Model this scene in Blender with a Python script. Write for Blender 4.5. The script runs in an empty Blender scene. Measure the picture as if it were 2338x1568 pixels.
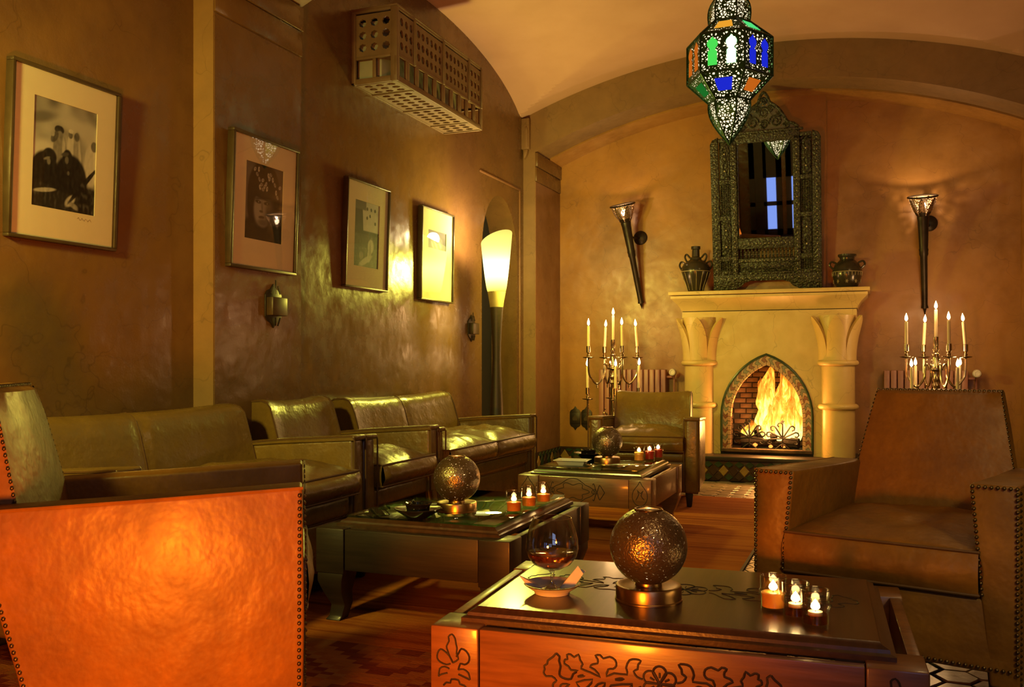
import bpy, bmesh, math, random
from mathutils import Vector, Matrix, noise as mnoise
random.seed(7)
PI = math.pi
sc = bpy.context.scene
col = sc.collection

# ------------------------------------------------------------------ camera, world, exposure
cam_d = bpy.data.cameras.new('camera'); cam = bpy.data.objects.new('camera', cam_d); col.objects.link(cam)
cam_d.sensor_width = 36.0; cam_d.lens = 36.0*2100/2338; cam_d.shift_y = 41/2338
cam_d.clip_start = 0.02
cam.location = (0, 0, 1.05); cam.rotation_euler = (PI/2, 0, math.radians(21.353))
sc.camera = cam
sc.view_settings.view_transform = 'Standard'; sc.view_settings.look = 'None'
sc.view_settings.gamma = 1.0; sc.view_settings.use_curve_mapping = False
sc.view_settings.exposure = 0.0
sc.cycles.max_bounces = 6; sc.cycles.diffuse_bounces = 3; sc.cycles.glossy_bounces = 3; sc.cycles.transmission_bounces = 5; sc.cycles.transparent_max_bounces = 14
sc.cycles.caustics_reflective = False; sc.cycles.caustics_refractive = False
sc.cycles.use_adaptive_sampling = True; sc.cycles.adaptive_threshold = 0.05
W = bpy.data.worlds.new('world'); sc.world = W; W.use_nodes = True
W.node_tree.nodes['Background'].inputs[0].default_value = (0.35, 0.45, 0.7, 1)
W.node_tree.nodes['Background'].inputs[1].default_value = 0.3

def lamp(name, loc, col_, energy, radius=0.05, kind='POINT', aim=None, angle=60, blend=0.5):
    d = bpy.data.lights.new(name, kind); d.color = col_; d.energy = energy
    d.shadow_soft_size = radius
    if kind == 'SPOT': d.spot_size = math.radians(angle); d.spot_blend = blend
    o = bpy.data.objects.new(name, d); col.objects.link(o); o.location = loc
    if aim is not None:
        o.rotation_euler = (Vector(aim)-Vector(loc)).to_track_quat('-Z', 'Y').to_euler()
    return o
# lights outside the frame: two inferred lamps, the others added as fill
YEL = (1.0, 0.84, 0.15); AMB = (1.0, 0.66, 0.27); ORA = (1.0, 0.235, 0.010)
lamp('floor_lamp_light_near', (-2.45, 0.95, 2.05), YEL, 300, 0.12, 'SPOT', (-2.80, 2.6, 1.55), 88, 0.75)
lamp('orange_table_lamp_light', (-0.80, 0.40, 0.46), ORA, 300, 0.12, 'SPOT', (-1.50, 1.78, 0.52), 112, 0.8)
lamp('fill_light_room', (0.2, 1.2, 3.0), AMB, 34, 0.12)  # no pendant here; unseen point light added as warm ambient fill
lamp('fill_light_right', (2.0, 4.6, 2.9), AMB, 13, 0.15)  # added fill from the right side, no fitting behind it
lamp('fill_spot_right', (1.25, 0.75, 1.95), (1.0, 0.78, 0.22), 105, 0.12, 'SPOT', (0.02, 3.6, 0.80), 50, 0.9)  # added spot without a real lamp, brightens the studded armchair
lamp('fill_light_bay', (0.9, 5.6, 2.9), AMB, 13, 0.12)  # unseen light added to fill the far bay

# ------------------------------------------------------------------ materials
def nodes(name):
    m = bpy.data.materials.new(name); m.use_nodes = True
    nt = m.node_tree; b = nt.nodes['Principled BSDF']
    return m, nt, b
def N(nt, t, **kw):
    n = nt.nodes.new(t)
    for k, v in kw.items(): setattr(n, k, v)
    return n
def noise_fac(nt, scale, detail=6, rough=0.55, stretch=None, coords='Object', dist=0.0):
    tc = N(nt, 'ShaderNodeTexCoord'); n = N(nt, 'ShaderNodeTexNoise')
    n.inputs['Scale'].default_value = scale; n.inputs['Detail'].default_value = detail
    n.inputs['Roughness'].default_value = rough; n.inputs['Distortion'].default_value = dist
    if stretch:
        mp = N(nt, 'ShaderNodeMapping'); mp.inputs['Scale'].default_value = stretch
        nt.links.new(tc.outputs[coords], mp.inputs[0]); nt.links.new(mp.outputs[0], n.inputs['Vector'])
    else:
        nt.links.new(tc.outputs[coords], n.inputs['Vector'])
    return n.outputs['Fac']
def ramp(nt, fac, stops):
    r = N(nt, 'ShaderNodeValToRGB'); e = r.color_ramp.elements
    while len(e) < len(stops): e.new(0.5)
    for i, (p, c) in enumerate(stops):
        e[i].position = p; e[i].color = (c[0], c[1], c[2], 1)
    nt.links.new(fac, r.inputs[0]); return r.outputs[0]
def rng(nt, fac, a, b, lo=0.3, hi=0.7):
    r = N(nt, 'ShaderNodeMapRange'); r.inputs[1].default_value = lo; r.inputs[2].default_value = hi
    r.inputs[3].default_value = a; r.inputs[4].default_value = b
    nt.links.new(fac, r.inputs[0]); return r.outputs[0]
def math_(nt, op, a, b=None):
    n = N(nt, 'ShaderNodeMath', operation=op)
    for i, x in enumerate((a, b)):
        if x is None: continue
        if isinstance(x, (int, float)): n.inputs[i].default_value = x
        else: nt.links.new(x, n.inputs[i])
    return n.outputs[0]
def bump(nt, b, fac, strength, dist=0.02, prev=None):
    n = N(nt, 'ShaderNodeBump'); n.inputs['Strength'].default_value = strength; n.inputs['Distance'].default_value = dist
    nt.links.new(fac, n.inputs['Height'])
    if prev is not None: nt.links.new(prev, n.inputs['Normal'])
    nt.links.new(n.outputs[0], b.inputs['Normal']); return n.outputs[0]
def simple(name, c1, c2=None, scale=8, rough=0.5, metal=0.0, bstr=0.0, bscale=40, stretch=None, spec=0.5, coat=0.0, rvar=0.0, detail=4):
    m, nt, b = nodes(name)
    b.inputs['Metallic'].default_value = metal; b.inputs['Roughness'].default_value = rough
    b.inputs['Specular IOR Level'].default_value = spec
    if coat: b.inputs['Coat Weight'].default_value = coat; b.inputs['Coat Roughness'].default_value = 0.12
    if c2 is None: c2 = tuple(x*0.8 for x in c1)
    f = noise_fac(nt, scale, detail, stretch=stretch)
    nt.links.new(ramp(nt, f, [(0.32, c2), (0.68, c1)]), b.inputs['Base Color'])
    if rvar: nt.links.new(rng(nt, f, rough+rvar, rough-rvar), b.inputs['Roughness'])
    if bstr: bump(nt, b, noise_fac(nt, bscale, 4, stretch=stretch), bstr, 0.01)
    return m
def emit(name, c, s):
    m = bpy.data.materials.new(name); m.use_nodes = True; nt = m.node_tree; nt.nodes.clear()
    e = N(nt, 'ShaderNodeEmission'); e.inputs[0].default_value = (*c, 1); e.inputs[1].default_value = s
    o = N(nt, 'ShaderNodeOutputMaterial'); nt.links.new(e.outputs[0], o.inputs[0]); return m
def glassy(name, tint=(1, 1, 1), refl=0.06, rough=0.02, power=1.0):
    m = bpy.data.materials.new(name); m.use_nodes = True; nt = m.node_tree; nt.nodes.clear()
    t = N(nt, 'ShaderNodeBsdfTransparent'); t.inputs[0].default_value = (*tint, 1)
    g = N(nt, 'ShaderNodeBsdfGlossy'); g.inputs['Roughness'].default_value = rough
    f = N(nt, 'ShaderNodeFresnel'); ge = N(nt, 'ShaderNodeNewGeometry')
    nt.links.new(rng(nt, ge.outputs['Backfacing'], 1.5, 1/1.5, 0.0, 1.0), f.inputs[0])
    a = N(nt, 'ShaderNodeMath', operation='MULTIPLY_ADD'); a.inputs[1].default_value = power; a.inputs[2].default_value = refl
    nt.links.new(f.outputs[0], a.inputs[0])
    mx = N(nt, 'ShaderNodeMixShader'); nt.links.new(a.outputs[0], mx.inputs[0])
    nt.links.new(t.outputs[0], mx.inputs[1]); nt.links.new(g.outputs[0], mx.inputs[2])
    o = N(nt, 'ShaderNodeOutputMaterial'); nt.links.new(mx.outputs[0], o.inputs[0]); return m
def perforated(name, c, rough, scale, thr, metal=0.9, warp=0.0, zlim=None):
    """sheet metal with cut-out holes (procedural cells)"""
    m, nt, b = nodes(name); out = nt.nodes['Material Output']
    b.inputs['Base Color'].default_value = (*c, 1); b.inputs['Metallic'].default_value = metal; b.inputs['Roughness'].default_value = rough
    tc = N(nt, 'ShaderNodeTexCoord'); v = N(nt, 'ShaderNodeTexVoronoi', feature='DISTANCE_TO_EDGE'); v.inputs['Scale'].default_value = scale
    vec = tc.outputs['Object']
    if warp:
        nz = N(nt, 'ShaderNodeTexNoise'); nz.inputs['Scale'].default_value = scale*0.6
        nt.links.new(vec, nz.inputs['Vector'])
        mul = N(nt, 'ShaderNodeVectorMath', operation='MULTIPLY_ADD'); mul.inputs[1].default_value = (warp,)*3
        nt.links.new(nz.outputs['Color'], mul.inputs[0]); nt.links.new(vec, mul.inputs[2]); vec = mul.outputs[0]
    nt.links.new(vec, v.inputs['Vector'])
    gt = math_(nt, 'GREATER_THAN', v.outputs['Distance'], thr)
    t = N(nt, 'ShaderNodeBsdfTransparent'); mx = N(nt, 'ShaderNodeMixShader')
    nt.links.new(gt, mx.inputs[0]); nt.links.new(b.outputs[0], mx.inputs[1]); nt.links.new(t.outputs[0], mx.inputs[2])
    nt.links.new(mx.outputs[0], out.inputs[0])
    bump(nt, b, v.outputs['Distance'], 0.5, 0.004)
    return m

def tadelakt(name, c1, c2, c3, rough=0.3):
    m, nt, b = nodes(name)
    f1 = noise_fac(nt, 1.1, 5, 0.6, dist=0.4); f2 = noise_fac(nt, 7, 5, 0.65)
    mixf = math_(nt, 'ADD', math_(nt, 'MULTIPLY', f1, 0.65), math_(nt, 'MULTIPLY', f2, 0.35))
    c = ramp(nt, mixf, [(0.34, c2), (0.5, c1), (0.66, c3)])
    tc = N(nt, 'ShaderNodeTexCoord'); vo = N(nt, 'ShaderNodeTexVoronoi', feature='DISTANCE_TO_EDGE'); vo.inputs['Scale'].default_value = 2.2
    nz = N(nt, 'ShaderNodeTexNoise'); nz.inputs['Scale'].default_value = 3; nz.inputs['Detail'].default_value = 3
    nt.links.new(tc.outputs['Object'], nz.inputs['Vector'])
    ma = N(nt, 'ShaderNodeVectorMath', operation='MULTIPLY_ADD'); ma.inputs[1].default_value = (0.6, 0.6, 0.6)
    nt.links.new(nz.outputs['Color'], ma.inputs[0]); nt.links.new(tc.outputs['Object'], ma.inputs[2]); nt.links.new(ma.outputs[0], vo.inputs['Vector'])
    crack = rng(nt, vo.outputs['Distance'], 0.72, 1.0, 0.0, 0.008)
    gate = rng(nt, f1, 0.0, 1.0, 0.52, 0.6)
    crackg = math_(nt, 'MAXIMUM', crack, gate)
    mx = N(nt, 'ShaderNodeMix', data_type='RGBA', blend_type='MULTIPLY'); mx.inputs[0].default_value = 1.0
    nt.links.new(c, mx.inputs[6]); nt.links.new(crackg, mx.inputs[7])
    nt.links.new(mx.outputs[2], b.inputs['Base Color'])
    nt.links.new(rng(nt, f2, rough+0.14, rough-0.06), b.inputs['Roughness'])
    p = bump(nt, b, noise_fac(nt, 5, 2, 0.5), 0.25, 0.03)
    bump(nt, b, f2, 0.12, 0.02, prev=p)
    return m
def leather(name, c1, c2, rough=0.36):
    m, nt, b = nodes(name)
    f = noise_fac(nt, 5, 6, 0.66); g = noise_fac(nt, 55, 3, 0.6)
    mixf = math_(nt, 'ADD', math_(nt, 'MULTIPLY', f, 0.8), math_(nt, 'MULTIPLY', g, 0.2))
    nt.links.new(ramp(nt, mixf, [(0.3, c2), (0.52, tuple((a+b_)/2 for a, b_ in zip(c1, c2))), (0.7, c1)]), b.inputs['Base Color'])
    nt.links.new(rng(nt, f, rough+0.1, rough-0.08), b.inputs['Roughness'])
    b.inputs['Specular IOR Level'].default_value = 0.45
    p = bump(nt, b, noise_fac(nt, 11, 3, 0.6), 0.28, 0.02)
    bump(nt, b, g, 0.12, 0.004, prev=p)
    return m
def wood(name, c1, c2, rough=0.35, stretch=(3, 30, 30), coat=0.2):
    return simple(name, c1, c2, 1.6, rough, 0, 0.06, 3, stretch, 0.5, coat)

M = {}
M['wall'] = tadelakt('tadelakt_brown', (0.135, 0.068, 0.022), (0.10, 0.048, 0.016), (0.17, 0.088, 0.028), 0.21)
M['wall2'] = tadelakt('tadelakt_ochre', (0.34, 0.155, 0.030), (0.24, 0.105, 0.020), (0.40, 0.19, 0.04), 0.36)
M['archw'] = tadelakt('tadelakt_umber', (0.20, 0.108, 0.038), (0.16, 0.085, 0.03), (0.24, 0.13, 0.045), 0.5)
M['trim'] = tadelakt('tadelakt_trim', (0.22, 0.105, 0.04), (0.17, 0.08, 0.03), (0.26, 0.125, 0.05), 0.42)
M['ceil'] = simple('ceiling_plaster', (0.50, 0.29, 0.19), (0.45, 0.255, 0.16), 2.5, 0.8, 0, 0.05, 20)
M['stone'] = tadelakt('mantel_plaster', (0.60, 0.43, 0.155), (0.52, 0.36, 0.12), (0.66, 0.48, 0.19), 0.36)
M['leather'] = leather('leather_tan', (0.19, 0.108, 0.024), (0.11, 0.058, 0.012), 0.29)
M['leather_n'] = leather('leather_cognac', (0.27, 0.118, 0.014), (0.125, 0.047, 0.005), 0.44)
M['pipe'] = simple('leather_piping', (0.10, 0.045, 0.014), None, 10, 0.45)
M['darkleg'] = simple('dark_leg', (0.018, 0.012, 0.008), None, 10, 0.4)
M['nail'] = simple('nail_brass', (0.16, 0.11, 0.055), (0.09, 0.06, 0.03), 60, 0.35, 0.9)
M['wood1'] = wood('table_wood', (0.21, 0.085, 0.026), (0.12, 0.045, 0.014), 0.38)
M['woodtop'] = wood('table_top_wood', (0.062, 0.03, 0.014), (0.036, 0.017, 0.008), 0.30, (30, 2, 30), 0.25)
M['wooddk'] = wood('dark_wood', (0.026, 0.014, 0.008), (0.015, 0.008, 0.005), 0.48, (3, 30, 30), 0.05)
M['carve'] = simple('carving_groove', (0.02, 0.009, 0.004), None, 10, 0.7)
M['brass'] = simple('aged_brass', (0.42, 0.27, 0.11), (0.24, 0.15, 0.06), 12, 0.30, 1.0)
M['silver'] = simple('candelabra_silver', (0.55, 0.45, 0.30), (0.40, 0.32, 0.20), 14, 0.22, 1.0)
M['iron'] = simple('black_iron', (0.012, 0.01, 0.008), None, 20, 0.5, 0.5)
M['torch'] = simple('torch_bronze', (0.05, 0.036, 0.024), (0.025, 0.018, 0.012), 9, 0.42, 0.6)
M['globe'] = perforated('globe_filigree', (0.20, 0.16, 0.10), 0.32, 95, 0.37, 0.85, 0.02)
M['lantern'] = perforated('lantern_filigree', (0.025, 0.075, 0.03), 0.4, 52, 0.18, 0.7, 0.012)  # metal tinted green to carry the glow of the lit panes
M['cup'] = perforated('torch_cup_filigree', (0.35, 0.22, 0.12), 0.45, 75, 0.16, 0.7, 0.01)
M['lframe'] = simple('lantern_frame', (0.012, 0.04, 0.016), None, 20, 0.4, 0.6)  # green tint stands in for glow from the glass panes
M['wax'] = simple('candle_wax', (0.80, 0.66, 0.44), (0.74, 0.6, 0.38), 10, 0.5)
M['flame'] = emit('candle_flame', (1.0, 0.62, 0.22), 26)
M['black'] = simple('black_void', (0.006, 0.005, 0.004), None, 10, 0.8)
M['soot'] = simple('soot', (0.02, 0.013, 0.008), None, 10, 0.9)
M['glass'] = glassy('clear_glass', (0.96, 0.96, 0.94), 0.06, 0.02, 1.7)
M['tea'] = glassy('tealight_glass', (0.97, 0.97, 0.95), 0.035, 0.03, 0.8)
M['stemglass'] = glassy('stem_glass', (0.9, 0.9, 0.88), 0.22, 0.03, 1.5)
M['pane'] = glassy('picture_glass', (0.98, 0.98, 0.98), 0.03, 0.015, 1.3)
M['tglass'] = glassy('table_glass', (0.72, 0.9, 0.72), 0.05, 0.01, 1.2)
M['mat_board'] = simple('mat_board', (0.90, 0.82, 0.62), (0.87, 0.79, 0.59), 20, 0.9)
M['pframe'] = simple('picture_frame_wood', (0.075, 0.048, 0.02), (0.045, 0.028, 0.012), 9, 0.38, 0.3)
M['acwood'] = simple('grille_wood', (0.17, 0.102, 0.056), (0.13, 0.078, 0.044), 12, 0.5)
def carved_mat():
    m, nt, b = nodes('inlaid_dark_wood'); b.inputs['Roughness'].default_value = 0.38
    tc = N(nt, 'ShaderNodeTexCoord'); v = N(nt, 'ShaderNodeTexVoronoi', feature='SMOOTH_F1'); v.inputs['Scale'].default_value = 62
    nz = N(nt, 'ShaderNodeTexNoise'); nz.inputs['Scale'].default_value = 40; nt.links.new(tc.outputs['Object'], nz.inputs['Vector'])
    ma = N(nt, 'ShaderNodeVectorMath', operation='MULTIPLY_ADD'); ma.inputs[1].default_value = (0.02, 0.02, 0.02)
    nt.links.new(nz.outputs['Color'], ma.inputs[0]); nt.links.new(tc.outputs['Object'], ma.inputs[2]); nt.links.new(ma.outputs[0], v.inputs['Vector'])
    nt.links.new(ramp(nt, v.outputs['Distance'], [(0.15, (0.045, 0.046, 0.02)), (0.4, (0.028, 0.029, 0.012)), (0.6, (0.010, 0.011, 0.005))]), b.inputs['Base Color'])
    inv = math_(nt, 'SUBTRACT', 1.0, v.outputs['Distance']); bump(nt, b, inv, 0.9, 0.012); return m
M['mirrorfr'] = carved_mat()
M['shell'] = simple('shell_inlay', (0.6, 0.55, 0.38), None, 40, 0.3)
M['mirror'] = simple('mirror_silver', (0.86, 0.88, 0.88), (0.85, 0.87, 0.87), 2, 0.012, 1.0)
M['rad'] = simple('radiator_paint', (0.36, 0.15, 0.105), (0.32, 0.13, 0.09), 6, 0.4)
M['white'] = simple('white_plastic', (0.75, 0.68, 0.55), None, 10, 0.4)
M['porc'] = simple('white_porcelain', (0.72, 0.73, 0.72), (0.68, 0.69, 0.68), 8, 0.22)
M['paper'] = simple('paper_napkin', (0.78, 0.76, 0.74), None, 20, 0.8)
M['blackglaze'] = simple('black_glaze', (0.01, 0.009, 0.007), None, 6, 0.12, 0, 0, 40, None, 0.6)
M['vase'] = simple('dark_green_glaze', (0.055, 0.045, 0.026), (0.03, 0.026, 0.016), 7, 0.22, 0.2, 0.1, 20)
M['vaseink'] = simple('vase_pattern', (0.42, 0.34, 0.16), None, 10, 0.35)
M['joint'] = simple('floor_joint', (0.035, 0.026, 0.018), None, 14, 0.9)
M['hex'] = simple('floor_stone', (0.27, 0.205, 0.135), (0.15, 0.11, 0.07), 13, 0.42, 0, 0.3, 30, None, 0.5, 0.1)
M['bluewin'] = emit('daylight_pane', (0.25, 0.38, 1.0), 1.0)
M['curtain'] = simple('curtain_cloth', (0.30, 0.11, 0.04), None, 5, 0.9)
M['z_green'] = simple('tile_green', (0.035, 0.06, 0.028), (0.02, 0.036, 0.018), 14, 0.25)
M['z_ochre'] = simple('tile_ochre', (0.36, 0.22, 0.055), (0.24, 0.14, 0.035), 14, 0.25)
M['z_brown'] = simple('tile_brown', (0.055, 0.028, 0.014), None, 14, 0.25)
M['w_red'] = simple('tile_red', (0.26, 0.085, 0.04), None, 20, 0.4)
M['w_cream'] = simple('tile_cream', (0.48, 0.30, 0.17), None, 20, 0.4)
M['w_grey'] = simple('tile_grey', (0.22, 0.21, 0.14), None, 20, 0.4)
M['brick'] = simple('fire_brick', (0.17, 0.085, 0.04), (0.015, 0.009, 0.006), 5, 0.85, 0, 0.4, 40)
M['log'] = simple('charred_log', (0.02, 0.012, 0.008), (0.008, 0.006, 0.005), 20, 0.9, 0, 0.8, 30)
M['ember'] = emit('glowing_ember', (1.0, 0.22, 0.03), 3.0)

# ------------------------------------------------------------------ mesh helpers
class MB:
    def __init__(s): s.v = []; s.f = []
    def add(s, vs, fs):
        o = len(s.v); s.v += [tuple(p) for p in vs]; s.f += [tuple(i+o for i in f) for f in fs]; return s
    def box(s, x0, x1, y0, y1, z0, z1):
        return s.add([(x, y, z) for z in (z0, z1) for y in (y0, y1) for x in (x0, x1)],
                     [(0, 2, 3, 1), (4, 5, 7, 6), (0, 1, 5, 4), (2, 6, 7, 3), (0, 4, 6, 2), (1, 3, 7, 5)])
    def prism(s, poly, axis, a0, a1):
        def P(p, a):
            return (a, p[0], p[1]) if axis == 'x' else (p[0], a, p[1]) if axis == 'y' else (p[0], p[1], a)
        n = len(poly)
        return s.add([P(p, a0) for p in poly]+[P(p, a1) for p in poly],
                     [tuple(range(n))[::-1], tuple(range(n, 2*n))]+[(i, (i+1) % n, n+(i+1) % n, n+i) for i in range(n)])
    def lathe(s, prof, seg=20, c=(0, 0, 0), cap=True):
        vs = []; fs = []; n = len(prof)
        for r, z in prof:
            for k in range(seg):
                a = 2*PI*k/seg; vs.append((c[0]+r*math.cos(a), c[1]+r*math.sin(a), c[2]+z))
        for i in range(n-1):
            for k in range(seg):
                k2 = (k+1) % seg; fs.append((i*seg+k, i*seg+k2, (i+1)*seg+k2, (i+1)*seg+k))
        if cap:
            if prof[0][0] > 1e-5: fs.append(tuple(range(seg))[::-1])
            if prof[-1][0] > 1e-5: fs.append(tuple(range((n-1)*seg, n*seg)))
        return s.add(vs, fs)
    def tube(s, pts, r, seg=8, closed=False, flat=1.0):
        pts = [Vector(p) for p in pts]; n = len(pts)
        rr = r if isinstance(r, (list, tuple)) else [r]*n
        vs = []; fs = []; up = None
        for i, p in enumerate(pts):
            a = pts[i-1] if (i or closed) else p; b = pts[(i+1) % n] if (i < n-1 or closed) else p
            t = (b-a); t = t.normalized() if t.length > 1e-9 else Vector((0, 0, 1))
            if up is None:
                up = Vector((0, 0, 1)) if abs(t.z) < 0.9 else Vector((1, 0, 0))
            up = (up-t*up.dot(t)); up = up.normalized() if up.length > 1e-6 else t.orthogonal().normalized()
            sd = t.cross(up)
            for k in range(seg):
                an = 2*PI*k/seg; vs.append(p+(sd*math.cos(an)+up*math.sin(an)*flat)*rr[i])
        m = n if closed else n-1
        for i in range(m):
            j = (i+1) % n
            for k in range(seg):
                k2 = (k+1) % seg; fs.append((i*seg+k, i*seg+k2, j*seg+k2, j*seg+k))
        if not closed:
            fs.append(tuple(range(seg))[::-1]); fs.append(tuple(range((n-1)*seg, n*seg)))
        return s.add(vs, fs)
    def grid(s, nu, nv, fn, cu=False, cv=False):
        vs = [fn(i/(nu if cu else nu-1), j/(nv if cv else nv-1)) for j in range(nv) for i in range(nu)]
        fs = []
        for j in range(nv if cv else nv-1):
            for i in range(nu if cu else nu-1):
                i2 = (i+1) % nu; j2 = (j+1) % nv
                fs.append((j*nu+i, j*nu+i2, j2*nu+i2, j2*nu+i))
        return s.add(vs, fs)
    def ball(s, c, r, seg=12, rings=8, sz=1.0):
        pr = [(r*math.sin(PI*i/rings), -r*sz*math.cos(PI*i/rings)) for i in range(rings+1)]
        pr[0] = (1e-6, pr[0][1]); pr[-1] = (1e-6, pr[-1][1])
        return s.lathe(pr, seg, c, cap=False)
    def torus(s, c, R, r, seg=28, rs=10):
        return s.grid(seg, rs, lambda u, v: (c[0]+(R+r*math.cos(2*PI*v))*math.cos(2*PI*u), c[1]+(R+r*math.cos(2*PI*v))*math.sin(2*PI*u), c[2]+r*math.sin(2*PI*v)), True, True)
    def xf(s, mat):
        s.v = [tuple(mat @ Vector(p)) for p in s.v]; return s
    def mesh(s, name, mat, bevel=0.0, smooth=38, seg=2, subd=0):
        bm = bmesh.new(); vs = [bm.verts.new(p) for p in s.v]
        for f in s.f:
            try: bm.faces.new([vs[i] for i in f])
            except ValueError: pass
        bmesh.ops.remove_doubles(bm, verts=bm.verts, dist=2e-6)
        bmesh.ops.recalc_face_normals(bm, faces=bm.faces)
        if bevel:
            ed = [e for e in bm.edges if len(e.link_faces) == 2 and e.calc_face_angle(0) > 0.5]
            bmesh.ops.bevel(bm, geom=ed, offset=bevel, segments=seg, profile=0.5, affect='EDGES', clamp_overlap=True)
        ng = [f for f in bm.faces if len(f.verts) > 4]
        if ng: bmesh.ops.triangulate(bm, faces=ng)
        me = bpy.data.meshes.new(name); bm.to_mesh(me); bm.free()
        if mat is not None: me.materials.append(M[mat] if isinstance(mat, str) else mat)
        if smooth:
            for p in me.polygons: p.use_smooth = True
            me.set_sharp_from_angle(angle=math.radians(smooth))
        return me
    def build(s, name, mat, parent=None, bevel=0.0, smooth=38, seg=2, kind=None, label=None):
        return link(name, s.mesh(name, mat, bevel, smooth, seg), parent, kind, label)
def link(name, me, parent=None, kind=None, label=None):
    o = bpy.data.objects.new(name, me); col.objects.link(o)
    if parent is not None: o.parent = parent
    if kind: o['kind'] = kind
    if label: o['label'] = label
    return o
def thing(name, label, cat, loc=(0, 0, 0), rotz=0.0, group=None):
    o = bpy.data.objects.new(name, None); col.objects.link(o); o.empty_display_size = 0.05
    o.location = loc; o.rotation_euler = (0, 0, rotz); o['label'] = label; o['category'] = cat
    if group: o['group'] = group
    return o
def tag(o, label, cat, group=None):
    o['label'] = label; o['category'] = cat
    if group: o['group'] = group
    return o
def dup(root, loc, rotz=None, label=None, group=None):
    r = root.copy(); col.objects.link(r); r.location = loc
    if rotz is not None: r.rotation_euler = (0, 0, rotz)
    if label: r['label'] = label
    if group: r['group'] = group
    for ch in list(root.children):
        c = ch.copy(); col.objects.link(c); c.parent = r
        for g in ch.children:
            d = g.copy(); col.objects.link(d); d.parent = c
    return r
def struct(o, label=None, cat=None):
    o['kind'] = 'structure'
    if label: o['label'] = label; o['category'] = cat
    return o
def smooth_pts(pts, n=4, closed=False):
    """Catmull-Rom through the given points"""
    P = [Vector(p) for p in pts]; out = []; L = len(P)
    rng_ = range(L if closed else L-1)
    for i in rng_:
        p0 = P[(i-1) % L] if (closed or i > 0) else P[0]; p1 = P[i]; p2 = P[(i+1) % L]
        p3 = P[(i+2) % L] if (closed or i+2 < L) else P[-1]
        for k in range(n):
            t = k/n
            out.append(0.5*((2*p1)+(-p0+p2)*t+(2*p0-5*p1+4*p2-p3)*t*t+(-p0+3*p1-3*p2+p3)*t**3))
    if not closed: out.append(P[-1])
    return out

# ------------------------------------------------------------------ structure
XW, YF, YB = -3.09, 8.2, 8.93          # left wall face, arch wall front, niche back wall
XJ0, XJ1 = -2.97, 1.19                 # jambs of the arches
XR, YR = 3.2, -1.4                     # right wall, rear wall
ZS = 3.035                             # springing height
def arch_pts(x0, x1, zs, rise, n=28):
    h = (x1-x0)/2; R = (h*h+rise*rise)/(2*rise); cx = (x0+x1)/2; cz = zs+rise-R
    a = math.asin(h/R)
    return [(cx+R*math.sin(-a+2*a*i/n), cz+R*math.cos(-a+2*a*i/n)) for i in range(n+1)]
def arch_wall(y0, y1, grow=0.0, drop=0.0):
    ap = arch_pts(XJ0-grow, XJ1+grow, ZS-drop, 0.45+grow*0.2)
    poly = [(-3.36, 0), (XJ0-grow, 0)]+ap+[(XJ1+grow, 0), (XR+0.1, 0), (XR+0.1, 4.3), (-3.36, 4.3)]
    return MB().prism(poly, 'y', y0, y1)
wa = struct(arch_wall(YF, 8.56).build('wall_arch', 'archw', smooth=20))
arch_wall(8.56, 8.578, 0.03).build('groove', 'joint', wa, smooth=20)
arch_wall(8.578, YB+0.02, 0.0, 0.012).build('inner_arch', 'wall2', wa, smooth=20)  # lighter plaster stands in for torchlight on the soffit
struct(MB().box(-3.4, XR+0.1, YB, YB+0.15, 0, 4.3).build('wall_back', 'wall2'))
# left wall with the arched alcove near the back corner
AY0, AY1 = 7.197, 8.028
alc = [(AY1, 0), (AY1, 1.93)]
for i in range(1, 20):
    t = i/20; a = t*PI
    y = (AY0+AY1)/2+0.4155*math.cos(a); z = 1.93+0.595*(math.sin(a)**0.85)
    alc.append((y, z))
alc += [(AY0, 1.93), (AY0, 0)]
poly = [(YR-0.1, 0), (YR-0.1, 4.3), (YF+0.02, 4.3), (YF+0.02, 0)]+alc
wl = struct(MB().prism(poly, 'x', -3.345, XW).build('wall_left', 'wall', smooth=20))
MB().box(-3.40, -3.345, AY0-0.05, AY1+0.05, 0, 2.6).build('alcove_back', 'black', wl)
# raised panel round the alcove
mb = MB(); mb.box(XW-0.002, XW+0.012, AY0-0.05, 8.10, 2.655, 2.672); mb.box(XW-0.002, XW+0.012, 8.083, 8.10, 0.2, 2.655)
mb.build('panel_moulding', 'trim', wl, 0.003)
wr = struct(MB().box(XR, XR+0.1, YR, YF+0.1, 0, 4.3).build('wall_right', 'wall2'))
# pier with its transverse arch
PY0, PY1 = 3.623, 4.357
ap = arch_pts(XJ0, XJ1, ZS-0.01, 0.46)
pier = struct(MB().prism([(-3.1, 0), (XJ0, 0)]+ap+[(XJ1, 0), (XR+.05, 0), (XR+.05, 4.3), (-3.1, 4.3)], 'y', PY0, PY1).build('trim_1', 'archw', smooth=20))
MB().box(XJ0, XJ0+0.004, PY0+0.005, PY1-0.004, 0.0, 2.742).build('pier_face', 'wall', pier)
for z0, z1, p in ((2.748, 2.884, 0.012), (2.888, 3.02, 0.02)):
    MB().box(XJ0, XJ0+p, PY0+0.001, PY1-0.001, z0, z1).build('pier_band', 'wall', pier, 0.003)
jb = struct(MB().box(XJ0-0.01, XJ0+0.006, YF+0.003, YB, 0.0, 2.755).build('trim_2', 'trim'))
for z0, z1, p in ((2.76, 2.895, 0.014), (2.90, 3.028, 0.024)):
    MB().box(XJ0-0.01, XJ0+p, YF+0.001, YB, z0, z1).build('jamb_band', 'wall', jb, 0.003)
cb = MB().box(XW-0.01, XW+0.075, YF-0.05, YF+0.01, 3.06, 3.35)
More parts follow.
